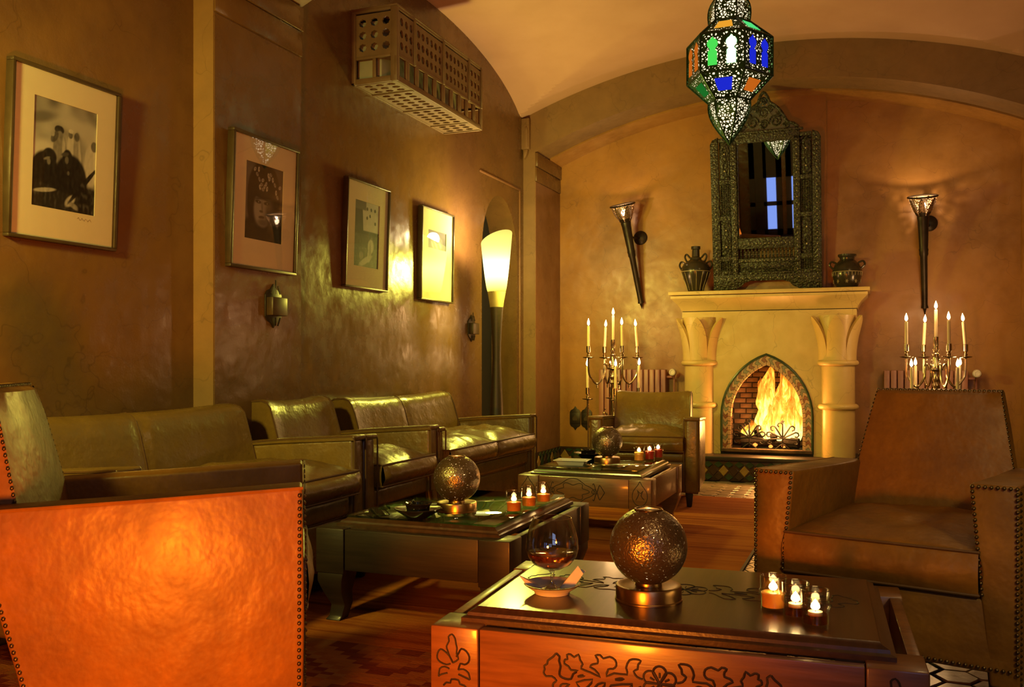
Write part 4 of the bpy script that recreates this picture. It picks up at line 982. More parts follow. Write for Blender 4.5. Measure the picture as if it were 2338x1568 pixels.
def pic_street(x, y):
    n = mnoise.noise((x*4, y*6, 4)); f = mnoise.noise((x*18, y*18, 4)); g = 0.10+0.05*n
    w = min(1, max(0, (x-0.30-(0.9-y)*0.15)/0.02))*min(1, max(0, (y-0.55)/0.015)); g = g*(1-w)+w*(0.68-0.10*n+0.05*f)
    w = min(1, max(0, (y-0.86)/.02))*min(1, max(0, (0.47-x)/.03)); g = g*(1-w)+w*0.22
    for cx, cy in ((0.50, 0.90), (0.66, 0.90), (0.82, 0.90), (0.50, 0.76), (0.62, 0.80), (0.84, 0.70)): g = paint(g, x, y, [(cx, cy, 0.034, 0.028, 0, 0.06, .3)])
    if y < 0.5: g = 0.15+0.05*n+0.04*f
    if y < 0.30 and x > 0.2: g = 0.20+0.18*max(0, n)+0.04*f
    return paint(g, x, y, [(0.70, 0.43, 0.05, 0.05, 0, 0.30, .3), (0.68, 0.33, 0.12, 0.11, .2, 0.66, .3), (0.63, 0.20, 0.075, 0.12, -.2, 0.60, .3), (0.66, 0.28, .02, .12, 0, .35, .8), (0.48, 0.10, 0.26, 0.05, .3, 0.62, .5), (0.3, 0.17, .08, .06, 0, .4, .6)])
def pic_veil(x, y):
    n = mnoise.noise((x*5, y*5, 14)); g = 0.10+0.04*n
    return paint(g, x, y, [(0.5, 0.35, 0.30, 0.42, 0, 0.34+0.14*math.sin(x*26+y*10), .4), (0.5, 0.5, 0.12, 0.16, 0, 0.06, .4)])
def vcol_mat():
    m, nt, b = nodes('photo_print'); a = N(nt, 'ShaderNodeAttribute'); a.attribute_name = 'print'
    nt.links.new(a.outputs['Color'], b.inputs['Base Color']); b.inputs['Roughness'].default_value = 0.6; return m
M['print'] = vcol_mat()
def picture(loc, w, h, win, fn, lab, tilt=2.2, fr=0.016, sign=False):
    t = thing('framed_photograph', lab, 'picture', loc, PI/2, 'framed photographs along the wall'); t.rotation_euler = (math.radians(tilt), 0, PI/2)
    d = 0.04
    for x0, x1, z0, z1 in ((-w/2, w/2, h/2-fr, h/2), (-w/2, w/2, -h/2, -h/2+fr), (-w/2, -w/2+fr, -h/2+fr, h/2-fr), (w/2-fr, w/2, -h/2+fr, h/2-fr)):
        MB().box(x0, x1, -d, 0, z0, z1).build('frame_bar', 'pframe', t, 0.003)
    x0, x1, z0, z1 = win
    mt = MB()
    a, b_, c, d2 = -w/2+fr, w/2-fr, -h/2+fr, h/2-fr
    mt.box(a, x0, -0.024, -0.02, c, d2); mt.box(x1, b_, -0.024, -0.02, c, d2); mt.box(x0, x1, -0.024, -0.02, c, z0); mt.box(x0, x1, -0.024, -0.02, z1, d2)
    mo = mt.build('mat_board', 'mat_board', t)
    if sign:
        s = MB(); s.tube([(x1-0.09+k*0.006, -0.0243, z0-0.024+0.006*math.sin(k*1.9)) for k in range(13)], 0.0006, 4); s.build('signature', 'pframe', mo)
    MB().box(-w/2+0.004, w/2-0.004, -0.012, -0.002, -h/2+0.004, h/2-0.004).build('backing', 'black', t)
    nu, nv = 110, 146
    g = MB().grid(nu, nv, lambda u, v: (x0+(x1-x0)*u, -0.0195, z0+(z1-z0)*v)); me = g.mesh('print', 'print', smooth=0)
    at = me.color_attributes.new('print', 'FLOAT_COLOR', 'POINT')
    for i, vv in enumerate(me.vertices):
        u, v = (vv.co.x-x0)/(x1-x0), (vv.co.z-z0)/(z1-z0); q = max(0.004, min(0.8, fn(u, v)))**1.25
        at.data[i].color = (q, q, q*0.98, 1)
    link('print', me, t)
    MB().box(-w/2+fr, w/2-fr, -0.0335, -0.032, -h/2+fr, h/2-fr).build('glass', 'pane', t)
picture((XW+0.004, 2.832, 1.872), 0.54, 0.685, (-0.157, 0.157, -0.205, 0.226), pic_crowd, 'framed photograph of robed figures with wide cream mat, nearest to the camera', 2.4, 0.014, True)
picture((XJ0+0.008, 3.985, 1.862), 0.56, 0.685, (-0.157, 0.157, -0.185, 0.205), pic_face, 'framed black and white portrait of a veiled face, hanging on the pier', 2.0, 0.016)
picture((XW+0.004, 5.24, 1.865), 0.545, 0.69, (-0.155, 0.155, -0.20, 0.22), pic_street, 'framed photograph of a figure in a white street, below the grille box', 2.0, 0.012)
picture((XW+0.004, 6.275, 1.848), 0.555, 0.69, (-0.15, 0.155, 0.05, 0.185), pic_veil, 'framed photograph with small dark print in tall mat, beside the floor lamp', 1.0, 0.012)

# ------------------------------------------------------------------ hanging lantern
LX, LY, LZ = -0.935, 6.6, 2.579
ln = thing('hanging_lantern', 'pierced metal lantern tinted with green glow, with coloured glass panes hanging from the vault', 'lantern', (LX, LY, LZ))
a0 = math.radians(-61.9)
def ring_pts(r, z): return [Vector((r*math.cos(a0+k*PI/3), r*math.sin(a0+k*PI/3), z)) for k in range(6)]
levels = [(0.297, 0.45), (0.297, 0.717), (0.145, 0.845)]
low = ring_pts(0.145, 0.30); bb_ = ring_pts(0.297, 0.45); bt_ = ring_pts(0.297, 0.717); sh = ring_pts(0.145, 0.845)
def facet(q, name, inset=0.03):
    """q = 4 corners bottom-left, bottom-right, top-right, top-left: pierced sheet"""
    c = sum(q, Vector())/4; n = (q[1]-q[0]).cross(q[3]-q[0]).normalized(); n = n if n.dot(Vector((c.x, c.y, 0))) > 0 else -n
    b = MB(); b.add(list(q)+[p-n*0.003 for p in q], [(0, 1, 2, 3), (7, 6, 5, 4), (0, 4, 5, 1), (1, 5, 6, 2), (2, 6, 7, 3), (3, 7, 4, 0)])
    return b.build(name, 'lantern', ln, smooth=0), n
def pane(q, n, shape, mat, par):
    """shape in facet coordinates u (0..1 across), v (0..1 up)"""
    f = lambda u, v: (q[0]*(1-u)+q[1]*u)*(1-v)+(q[3]*(1-u)+q[2]*u)*v
    b = MB(); m = len(shape); b.add([f(u, v)+n*0.0045 for u, v in shape]+[f(u, v)+n*0.001 for u, v in shape], [tuple(range(m)), tuple(range(m, 2*m))]+[(i, (i+1) % m, m+(i+1) % m, m+i) for i in range(m)])
    return b.build('glass_pane', mat, par, smooth=0)
def keyhole(cx, w=0.25, v0=0.16, v1=0.88):
    hw = w/2; rv = 0.135; zc = v1-rv-0.04; pts = [(cx-hw*.84, v0), (cx+hw*.84, v0), (cx+hw*.84, zc-0.20), (cx+hw*.5, zc-0.155)]
    for i in range(15):
        a = math.radians(-52+i*(284/14)); pts.append((cx+hw*math.cos(a), zc+rv*math.sin(a)+(0.05 if i == 7 else 0)))
    pts += [(cx-hw*.5, zc-0.155), (cx-hw*.84, zc-0.20)]; return pts
G = {'green': emit('lit_green_glass', (0.10, 1.0, 0.12), 0.75), 'hot': emit('lit_green_glass_hot', (0.42, 1.0, 0.42), 3.2), 'blue': emit('lit_blue_glass', (0.02, 0.035, 1.0), 0.62), 'orange': emit('lit_orange_glass', (1.0, 0.22, 0.015), 0.55), 'yellow': emit('lit_amber_glass', (1.0, 0.42, 0.03), 0.85), 'dgreen': emit('lit_dark_green_glass', (0.02, 0.25, 0.03), 0.6), 'mint': emit('lit_mint_glass', (0.10, 0.85, 0.22), 0.9)}
keycol = ['orange', 'blue', 'orange', 'green', 'orange', 'green']
# facet k lies between vertex k and k+1 ; front facet is k=5 (between -121.9 and -61.9), right is k=0
fc = {5: ('green', 'hot', 'yellow', 'blue'), 0: ('blue', 'blue', 'mint', 'orange'), 4: ('orange', 'orange', 'dgreen', 'dgreen'), 1: ('green', 'green', 'orange', 'blue'), 2: ('orange', 'orange', 'mint', 'dgreen'), 3: ('blue', 'blue', 'yellow', 'orange')}
for k in range(6):
    j = (k+1) % 6
    q = [bb_[k], bb_[j], bt_[j], bt_[k]]; o, n = facet(q, 'body_facet')
    pane(q, n, keyhole(0.27), G[fc[k][0]], o); pane(q, n, keyhole(0.70), G[fc[k][1]], o)
    q = [bt_[k], bt_[j], sh[j], sh[k]]; o, n = facet(q, 'shoulder_facet'); pane(q, n, [(0.25, 0.3), (0.75, 0.3), (0.75, 0.8), (0.25, 0.8)], G[fc[k][2]], o)
    q = [low[k], low[j], bb_[j], bb_[k]]; o, n = facet(q, 'lower_facet'); pane(q, n, [(0.26, 0.28), (0.74, 0.28), (0.74, 0.74), (0.26, 0.74)], G[fc[k][3]], o)
    # tapering tip and dome, each one curved gore
    def gore(u, v, k=k, j=j):
        r = 0.145*(1-v**1.7)*(1+0.10*math.sin(v*PI)); z = 0.295*(1-v)
        a = ring_pts(max(r, 0.002), z); return tuple(a[k].lerp(a[j], u))
    MB().grid(2, 12, gore).build('tip_gore', 'lantern', ln, smooth=30)
    def dome(u, v, k=k, j=j):
        r = 0.142+0.012*math.sin(v*PI)-0.10*v**3; a = ring_pts(r, 0.85+0.24*v); return tuple(a[k].lerp(a[j], u))
    MB().grid(2, 10, dome).build('dome_gore', 'lantern', ln, smooth=30)
fr_ = MB()
for k in range(6):
    j = (k+1) % 6
    for R_ in (bb_, bt_, sh, low): fr_.tube([R_[k], R_[j]], 0.0085, 6)
    fr_.tube([bb_[k], bt_[k]], 0.0085, 6); fr_.tube([bt_[k], sh[k]], 0.0085, 6); fr_.tube([low[k], bb_[k]], 0.0085, 6)
    fr_.tube([ring_pts(max(0.002, 0.145*(1-v**1.7)*(1+0.10*math.sin(v*PI))), 0.295*(1-v))[k] for v in [i/10 for i in range(11)]], 0.007, 6)
    fr_.tube([ring_pts(0.142+0.012*math.sin(v*PI)-0.10*v**3, 0.85+0.24*v)[k] for v in [i/8 for i in range(9)]], 0.006, 6)
fr_.build('frame', 'lframe', ln)
MB().lathe([(0.06, 1.085), (0.05, 1.10), (0.02, 1.12), (0.03, 1.14), (0.008, 1.16), (0.006, 1.31)], 14).build('chain_stem', 'lframe', ln)
def glow_shell_mat():
    m = bpy.data.materials.new('lantern_glow'); m.use_nodes = True; nt = m.node_tree; nt.nodes.clear()
    e = N(nt, 'ShaderNodeEmission'); e.inputs[0].default_value = (1.0, 0.80, 0.48, 1); e.inputs[1].default_value = 2.0
    t = N(nt, 'ShaderNodeBsdfTransparent'); mx = N(nt, 'ShaderNodeMixShader'); mx.inputs[0].default_value = 0.6
    nt.links.new(t.outputs[0], mx.inputs[1]); nt.links.new(e.outputs[0], mx.inputs[2]); o = N(nt, 'ShaderNodeOutputMaterial'); nt.links.new(mx.outputs[0], o.inputs[0]); return m
lin = MB()  # glowing inner shell added so the pierced holes look lit
prof = [(0.0005, 0.03)]+[(0.132*(1-(1-i/8)**1.7)*1.02, 0.03+0.265*i/8) for i in range(1, 9)]+[(0.27, 0.455), (0.27, 0.71), (0.132, 0.835), (0.125, 0.95), (0.09, 1.05)]
vs = []; fs = []
for r, z in prof: vs += ring_pts(max(r, 0.0005), z)
for i in range(len(prof)-1):
    for k in range(6): fs.append((i*6+k, i*6+(k+1) % 6, (i+1)*6+(k+1) % 6, (i+1)*6+k))
lin.add(vs, fs).build('glow_shell', glow_shell_mat(), ln, smooth=0)
lamp('lantern_light', (LX+0.02, LY-0.05, LZ+0.58), (0.55, 1.0, 0.32), 16, 0.03)

# ------------------------------------------------------------------ leather seating
def pillow(w, d, h, crown=0.03, front=0.03, seed=1, wr=1.0):
    """soft boxed cushion: x -w/2..w/2, y 0..d, z 0..h, crowned top and bulging front"""
    nu, nv, nw = 26, 26, 7
    b = MB()
    def P(u, v, s):            # s 0 bottom 1 top
        x = (u-.5)*w; y = v*d
        e = (1-abs(2*u-1)**4)*(1-abs(2*v-1)**4)
        z = h*s
        if s == 1: z += crown*e+wr*0.010*e*mnoise.noise((x*7+seed, y*7, seed))+wr*0.006*e*mnoise.noise((x*22+seed*3, y*9+x*11, seed))
        if s == 0: z += 0
        return [x, y, z]
    def side(u, s): return math.sin(PI*s)
    top = b.grid(nu, nv, lambda u, v: tuple(P(u, v, 1)))
    b.grid(nu, nv, lambda u, v: tuple(P(u, v, 0)))
    def wall(fu):
        b.grid(nu, nw, fu)
    wall(lambda u, s: ((u-.5)*w, -front*math.sin(PI*s)*(0.35+0.65*(1-abs(2*u-1)**6))+wr*0.004*math.sin(PI*s)*mnoise.noise((u*w*22, s*4, seed)), h*s))
    wall(lambda u, s: ((u-.5)*w, d+0.01*math.sin(PI*s), h*s))
    wall(lambda u, s: (-w/2-0.012*math.sin(PI*s), u*d, h*s)); wall(lambda u, s: (w/2+0.012*math.sin(PI*s), u*d, h*s))
    return b
def cushion(par, x, y, z, w, d, h, crown, front, seed, mat, wr=1.0, corner=0.03):
    b = pillow(w, d, h, crown, front, seed, wr)
    c = b.build('seat_cushion', mat, par, 0, 55); c.location = (x, y, z)
    for zz in (0, h):
        pts = []
        for k in range(49):
            t = k/48*4; s_ = int(t) % 4; f = t-int(t)
            p = [(-w/2+f*w, 0), (w/2, f*d), (w/2-f*w, d), (-w/2, d-f*d)][s_]
            pts.append((p[0], p[1]-0.001, zz))
        MB().tube(pts[:-1], 0.0048, 6, True).build('piping', 'pipe', c)
    return c
def legs(par, w, d, z, ins=0.06, r=0.028, mat='darkleg', back=None):
    for sx in (-1, 1):
        for y in (ins, (back or d-ins)):
            b = MB(); x = sx*(w/2-ins)
            b.add([(x+a*q, y+c*q, zz) for q, zz in ((r*0.62, 0), (r, z)) for a, c in ((-1, -1), (1, -1), (1, 1), (-1, 1))], [(0, 1, 2, 3), (4, 5, 6, 7), (0, 1, 5, 4), (1, 2, 6, 5), (2, 3, 7, 6), (3, 0, 4, 7)])
            b.build('leg', mat, par, 0.003)
def club(name, lab, cat, Wd, n, loc, rotz, af=0.705, ab=0.645, bt=0.835, D=0.86, seat=0.435, mat='leather', grp=None, seed=1, at=0.095):
    t = thing(name, lab, cat, loc, rotz, grp)
    hw = Wd/2
    MB().box(-hw+0.012, hw-0.012, 0.035, D-0.03, 0.10, 0.33).build('base', mat, t, 0.02, seg=3)
    MB().box(-hw+at-.005, hw-at+.005, 0.012, 0.30, 0.325, seat-0.004).build('seat_rail', mat, t, 0.028, seg=4)
    MB().tube([(-hw+at, 0.03, 0.328), (hw-at, 0.03, 0.328)], 0.005, 6).build('piping', 'pipe', t)
    for sx in (-1, 1):
        x0, x1 = sorted((sx*hw, sx*(hw-at)))
        prof = [(0.0, 0.10), (-0.004, 0.35), (0.0, af-0.012), (D*0.5, (af+ab)/2-0.014), (D-0.10, ab-0.012), (D-0.04, 0.5), (D-0.05, 0.10)]
        a = MB().prism(prof, 'x', x0, x1).build('arm', mat, t, 0.022, seg=4)
        cap = [(-0.008, af-0.026), (-0.010, af-0.006), (0.0, af), (D*0.5, (af+ab)/2), (D-0.11, ab), (D-0.11, ab-0.022), (D*0.5, (af+ab)/2-0.024)]
        MB().prism(cap, 'x', x0-0.006, x1+0.006).build('arm_cap', mat, a, 0.008, seg=3)
        for xe in (x0-0.004, x1+0.004):
            MB().tube([(xe, -0.008, 0.12), (xe, -0.01, af-0.025), (xe, 0.0, af-0.006), (xe, D*0.5, (af+ab)/2-0.006), (xe, D-0.12, ab-0.006)], 0.0048, 6).build('piping', 'pipe', a)
    prof = [(D-0.27, 0.38), (D-0.245, 0.50), (D-0.215, 0.62), (D-0.185, 0.73), (D-0.165, bt-0.035), (D-0.145, bt-0.010), (D-0.115, bt), (D-0.075, bt-0.004), (D-0.04, bt-0.022), (D-0.02, bt-0.06), (D-0.015, 0.6), (D-0.03, 0.36)]
    bw = hw-at-0.004
    nx = 25 if n == 1 else 41
    def bk(u, v):
        k = min(len(prof)-1, int(round(v*(len(prof)-1)))); y, z = prof[k]; e = abs(2*u-1)
        fr = max(0, 1-k/6)
        y2 = y-0.045*e**5*(1 if k <= 6 else 0)*(0.6+0.4*fr)
        z2 = z+(0.018*e**2.5 if 3 < k < 10 else 0)-(0.012*max(0, (e-0.93)/0.07)**2 if k > 3 else 0)
        if n == 2: y2 += 0.012*math.exp(-((u-.5)/0.02)**2)*(1 if k < 7 else 0)
        if k < 5: y2 -= 0.010*math.sin(PI*k/5)*(1-e**4)+0.003*mnoise.noise((u*Wd*8, z*9, seed))
        return ((2*u-1)*bw, y2, z2)
    b = MB().grid(nx, len(prof), bk); m = len(prof)
    b.f.append(tuple(nx*k for k in range(m))); b.f.append(tuple(nx*k+nx-1 for k in range(m)))
    bo = b.build('backrest', mat, t, 0.0, 50)
    for e in (0.0, 1.0):
        MB().tube([bk(e, k/(m-1)) for k in range(0, m-1)], 0.005, 6).build('piping', 'pipe', bo)
    if n == 2: MB().tube([Vector(bk(0.5, k/(m-1)))+Vector((0, -0.001, 0)) for k in range(0, m-3)], 0.0035, 6).build('seam', 'pipe', bo)
    iw = 2*(hw-at)-0.01; cw = iw/n
    for k in range(n):
        cushion(t, -iw/2+cw*(k+.5), -0.035, seat, cw-0.004, D-0.20, 0.105, 0.058, 0.042, seed+k*5, mat, 2.2)
    legs(t, Wd, D, 0.105, 0.07)
    return t
club('leather_sofa', 'brown leather two-seat sofa behind the orange-lit armchair, under the near photograph', 'sofa', 1.53, 2, (-2.24, 3.035, RZ), PI/2, 0.70, 0.645, 0.825, 0.81, seed=3)
club('leather_armchair', 'brown leather armchair wedged between the two wall sofas', 'armchair', 0.78, 1, (-2.24, 4.205, RZ), PI/2, 0.695, 0.635, 0.835, 0.81, seed=11)
club('leather_love_seat', 'brown leather two-seat sofa beside the floor lamp with shiny yellow-lit cushions', 'sofa', 1.53, 2, (-2.24, 5.375, RZ), PI/2-0.02, 0.675, 0.62, 0.815, 0.81, seed=21)
club('leather_armchair', 'small tan leather armchair facing the camera in front of the fireplace', 'armchair', 0.79, 1, (-1.535, 6.52, RZ), math.radians(6), af=0.645, ab=0.61, bt=0.80, D=0.80, seat=0.40, seed=31, at=0.10)

nail_v = [(math.cos(k*PI/3), math.sin(k*PI/3), 0) for k in range(6)]
def nails(b, pts, n, step=0.0165, r=0.0062):
    """row of domed nails along a polyline, n = outward normal"""
    n = Vector(n).normalized(); u = n.orthogonal().normalized(); w = n.cross(u)
    pts = [Vector(p) for p in pts]; carry = 0.0
    for a, c in zip(pts, pts[1:]):
        L = (c-a).length; d = carry
        while d < L:
            p = a.lerp(c, d/L); o = len(b.v)
            b.v += [tuple(p+(u*x+w*y)*r) for x, y, _ in nail_v]+[tuple(p+(u*x+w*y)*r*0.6+n*r*0.62) for x, y, _ in nail_v]+[tuple(p+n*r*0.85)]
            for k in range(6):
                l = (k+1) % 6; b.f += [(o+k, o+l, o+6+l, o+6+k), (o+6+k, o+6+l, o+12)]
            d += step
        carry = d-L
def studded(lab, loc, rotz, seed):
    t = thing('studded_armchair', lab, 'armchair', loc, rotz, 'studded leather armchairs')
    Wd, D, af, ab, bt = 0.78, 0.98, 0.695, 0.66, 0.94; hw = Wd/2; mat = 'leather_n'
    MB().box(-hw+0.02, hw-0.02, 0.03, 0.73, 0.17, 0.36).build('base', mat, t, 0.01)
    MB().box(-hw+0.004, hw-0.004, -0.002, 0.05, 0.15, 0.365).build('front_rail', mat, t, 0.012, seg=3)
    def inner(z): return 0.082+(z-0.15)*(0.132-0.082)/(af-0.15)
    rear = [(0.875, ab-0.03), (0.845, 0.56), (0.80, 0.42), (0.755, 0.28), (0.715, 0.13)]
    nl = MB()
    for sx in (-1, 1):
        prof = [(0.0, 0.11), (-0.006, 0.36), (0.0, af), (D*0.48, (af+ab)/2-0.004), (0.86, ab)]+rear
        b = MB().prism(prof, 'x', hw-0.1, hw)
        m = len(prof); b.v = [((hw-inner(p[2]) if i < m else p[0]), p[1], p[2]) for i, p in enumerate(b.v)]
        if sx < 0: b.v = [(-p[0], p[1], p[2]) for p in b.v]
        a = b.build('arm', mat, t, 0.010, seg=3)
        MB().tube([(sx*(hw-0.002), -0.002, af-0.003), (sx*(hw-0.002), D*0.48, (af+ab)/2-0.006), (sx*(hw-0.002), 0.86, ab-0.003)], 0.004, 6).build('edge_seam', 'leather_n', a)
        nails(nl, [(sx*(hw-0.006), -0.008, 0.16), (sx*(hw-0.006), -0.009, 0.36), (sx*(hw-0.006), -0.005, af-0.008), (sx*(hw-inner(af)+0.008), -0.005, af-0.008), (sx*(hw-inner(0.37)+0.006), -0.009, 0.37)], (0, -1, 0.1))
        nails(nl, [(sx*(hw+0.0005), 0.010, 0.13), (sx*(hw+0.0005), 0.008, af-0.014)], (sx, 0, 0))
        nails(nl, [(sx*(hw+0.0005), y-0.012, z) for y, z in rear], (sx, 0, 0))
        legs_y = 0
    nails(nl, [(-hw+0.012, -0.006, 0.165), (hw-0.012, -0.006, 0.165)], (0, -1, 0))
    # backrest: raked slab, slightly curved, tapering to the top
    prof = [(0.735, 0.36), (0.75, 0.50), (0.775, 0.62), (0.805, 0.74), (0.84, 0.86), (0.865, bt-0.015), (0.885, bt), (0.945, bt+0.003), (0.965, bt-0.01), (0.945, 0.80), (0.885, 0.64), (0.83, 0.5), (0.765, 0.3), (0.745, 0.2)]
    def bk(u, v):
        k = min(len(prof)-1, int(round(v*(len(prof)-1)))); y, z = prof[k]; e = 2*u-1
        half = hw-0.112-0.06*max(0, (z-0.62)/(bt-0.62))
        if z < 0.62 and k > 8: half = hw-0.05
        y -= (0.018*(1-e*e) if k < 6 else 0)+(0.004*mnoise.noise((u*5, z*6, seed)) if k < 6 else 0)
        return (e*half, y, z)
    nx = 15; m = len(prof); b = MB().grid(nx, m, bk); b.f.append(tuple(nx*k for k in range(m))); b.f.append(tuple(nx*k+nx-1 for k in range(m)))
    bo = b.build('backrest', mat, t, 0, 40)
    top = [Vector(bk(i/14, 6/(m-1)))+Vector((0, -0.004, 0.0)) for i in range(15)]; nails(nl, top, (0, -0.6, 0.8))
    for e in (0.0, 1.0): nails(nl, [Vector(bk(e, k/(m-1)))+Vector(((2*e-1)*0.001, 0.004, 0)) for k in (2, 3, 4, 5, 6)], ((2*e-1), -0.6, 0))
    nl.build('nailhead_trim', 'nail', t, 0, 60, kind='stuff')
    iw = 2*(hw-0.105)
    cushion(t, 0, -0.012, 0.372, iw, 0.77, 0.125, 0.035, 0.022, seed, mat, 1.4)
    legs(t, Wd, D, 0.16, 0.055, 0.034, back=0.66)
    return t
oc = studded('brown studded leather armchair lit bright orange on its side, nearest the camera', (-1.748*0.885, 2.573*0.885, RZ), math.radians(124.2), 5)
oc.scale = (0.885, 0.885, 1.04)
studded('large studded brown leather armchair turned towards the camera behind the carved table', (0.015, 3.05, 0.0), math.radians(-14.6), 9)

# ------------------------------------------------------------------ carved coffee tables
LOW = [(1070,730),(1040,765),(990,800),(985,830),(955,850),(960,880),(950,910),(975,945),(1030,945),(1075,985),(1045,1010),(1040,1050),(1085,1085),(1120,1080),(1110,1040),(1135,1015),(1200,1020),(1160,1050),(1190,1100),(1235,1085),(1280,1100),(1320,1070),(1265,1000),(1420,970),(1370,1040),(1325,1070),(1350,1100),(1400,1105),(1430,1060),(1470,1010),(1535,1000),(1510,1050),(1450,1085),(1500,1130),(1560,1120),(1600,1135),(1650,1100),(1600,1060),(1590,1020),(1790,1005),(1750,1050),(1690,1130),(1760,1155),(1830,1050),(1870,1030)]
UPP = [(1070,730),(1105,760),(1100,800),(1115,850),(1105,900),(1110,940),(1160,965),(1215,965),(1235,920),(1280,890),(1215,885),(1190,850),(1150,825),(1155,790),(1180,785),(1175,745),(1210,740),(1245,765),(1285,740),(1300,790),(1325,830),(1310,870),(1400,905),(1490,945),(1440,880),(1395,855),(1420,830),(1465,820),(1465,780),(1445,750),(1490,745),(1520,775),(1580,760),(1630,790),(1640,840),(1610,870),(1565,875),(1550,940),(1620,910),(1740,920),(1730,860),(1760,790),(1820,780),(1865,795),(1840,830),(1835,870),(1800,890),(1830,940),(1880,960)]
SL = [[(1280,945),(1310,932),(1345,935),(1310,945),(1280,945)], [(1630,965),(1670,955),(1710,960),(1670,970),(1630,965)]]
def slope(lst): return [(x-2035, -(y-1000)+0.093*(x-2035)) for x, y in lst]
FLOWER = []
for k in range(6):
    a = math.radians(90+60*k); pts = [(0, 0)]
    for i in range(9):
        q = math.radians(-100+25*i); pts.append((105*math.cos(a)+62*math.cos(a+q), 105*math.sin(a)+62*math.sin(a+q)))
    FLOWER.append([(x*0.95, y*0.95) for x, y in pts]+[(0, 0)])
    FLOWER.append([(55*math.cos(a), 55*math.sin(a)), (100*math.cos(a), 100*math.sin(a))])
MOT = [slope(LOW), slope(UPP)]+[slope(s) for s in SL]
MOT = MOT+[[(-x, y) for x, y in p] for p in MOT]+FLOWER
CORN = [[(215,940),(180,880),(160,830),(150,790),(175,740),(170,700),(205,675),(235,710),(245,760),(255,800),(250,850),(270,900),(215,940)], [(215,940),(180,880),(130,840),(90,825),(60,860),(55,910),(85,945),(150,965),(190,950)], [(250,880),(275,840),(300,800),(350,820),(380,870),(370,920),(330,945),(290,940),(270,1000)],
        [(70,1080),(80,1010),(130,985),(180,1000)], [(160,1040),(100,1060),(70,1080)], [(385,1080),(370,1020),(320,990),(270,1000)], [(270,1040),(330,1060),(385,1080)], [(120,1160),(150,1130),(190,1130),(200,1095),(270,1095),(285,1130),(330,1140),(350,1165)]]
CORN = [[(x-225, -(y-930)) for x, y in p] for p in CORN]
MED = [[(210*math.cos(a)*(1+0.10*math.cos(4*a)), 120*math.sin(a)*(1+0.14*math.cos(4*a))) for a in [2*PI*i/40 for i in range(41)]], [(150*math.cos(a)*(1+0.2*math.cos(6*a)), 80*math.sin(a)*(1+0.2*math.cos(6*a))) for a in [2*PI*i/48 for i in range(49)]]]
for s in (-1, 1):
    MED.append([(s*(215+85*i/8), 75*math.cos(i*PI/8*0.9)*(1+0.3*math.sin(i*1.2))) for i in range(9)]+[(s*345, 0)]); MED.append([(s*(215+85*i/8), -75*math.cos(i*PI/8*0.9)*(1+0.3*math.sin(i*1.2))) for i in range(9)]+[(s*345, 0)])
    MED.append([(s*(230+30*math.cos(a)*(1-a/14)), 30*math.sin(a)*(1-a/14)) for a in [i*0.6 for i in range(14)]])
DROP = [[(0, 130), (-22, 90), (-60, 40), (-70, -20), (-45, -75), (0, -95), (45, -75), (70, -20), (60, 40), (22, 90), (0, 130)], [(-35, -40), (-10, 10), (-25, 50), (5, 20), (30, 45), (12, 0), (40, -35)]]
def carve(lst, sc_, f, r=0.0022):
    b = MB()
    for p in lst:
        pp = smooth_pts([(x*sc_, y*sc_, 0) for x, y in p], 2) if len(p) > 2 else [Vector((x*sc_, y*sc_, 0)) for x, y in p]
        b.tube([f(q.x, q.y) for q in pp], r, 5)
    return b
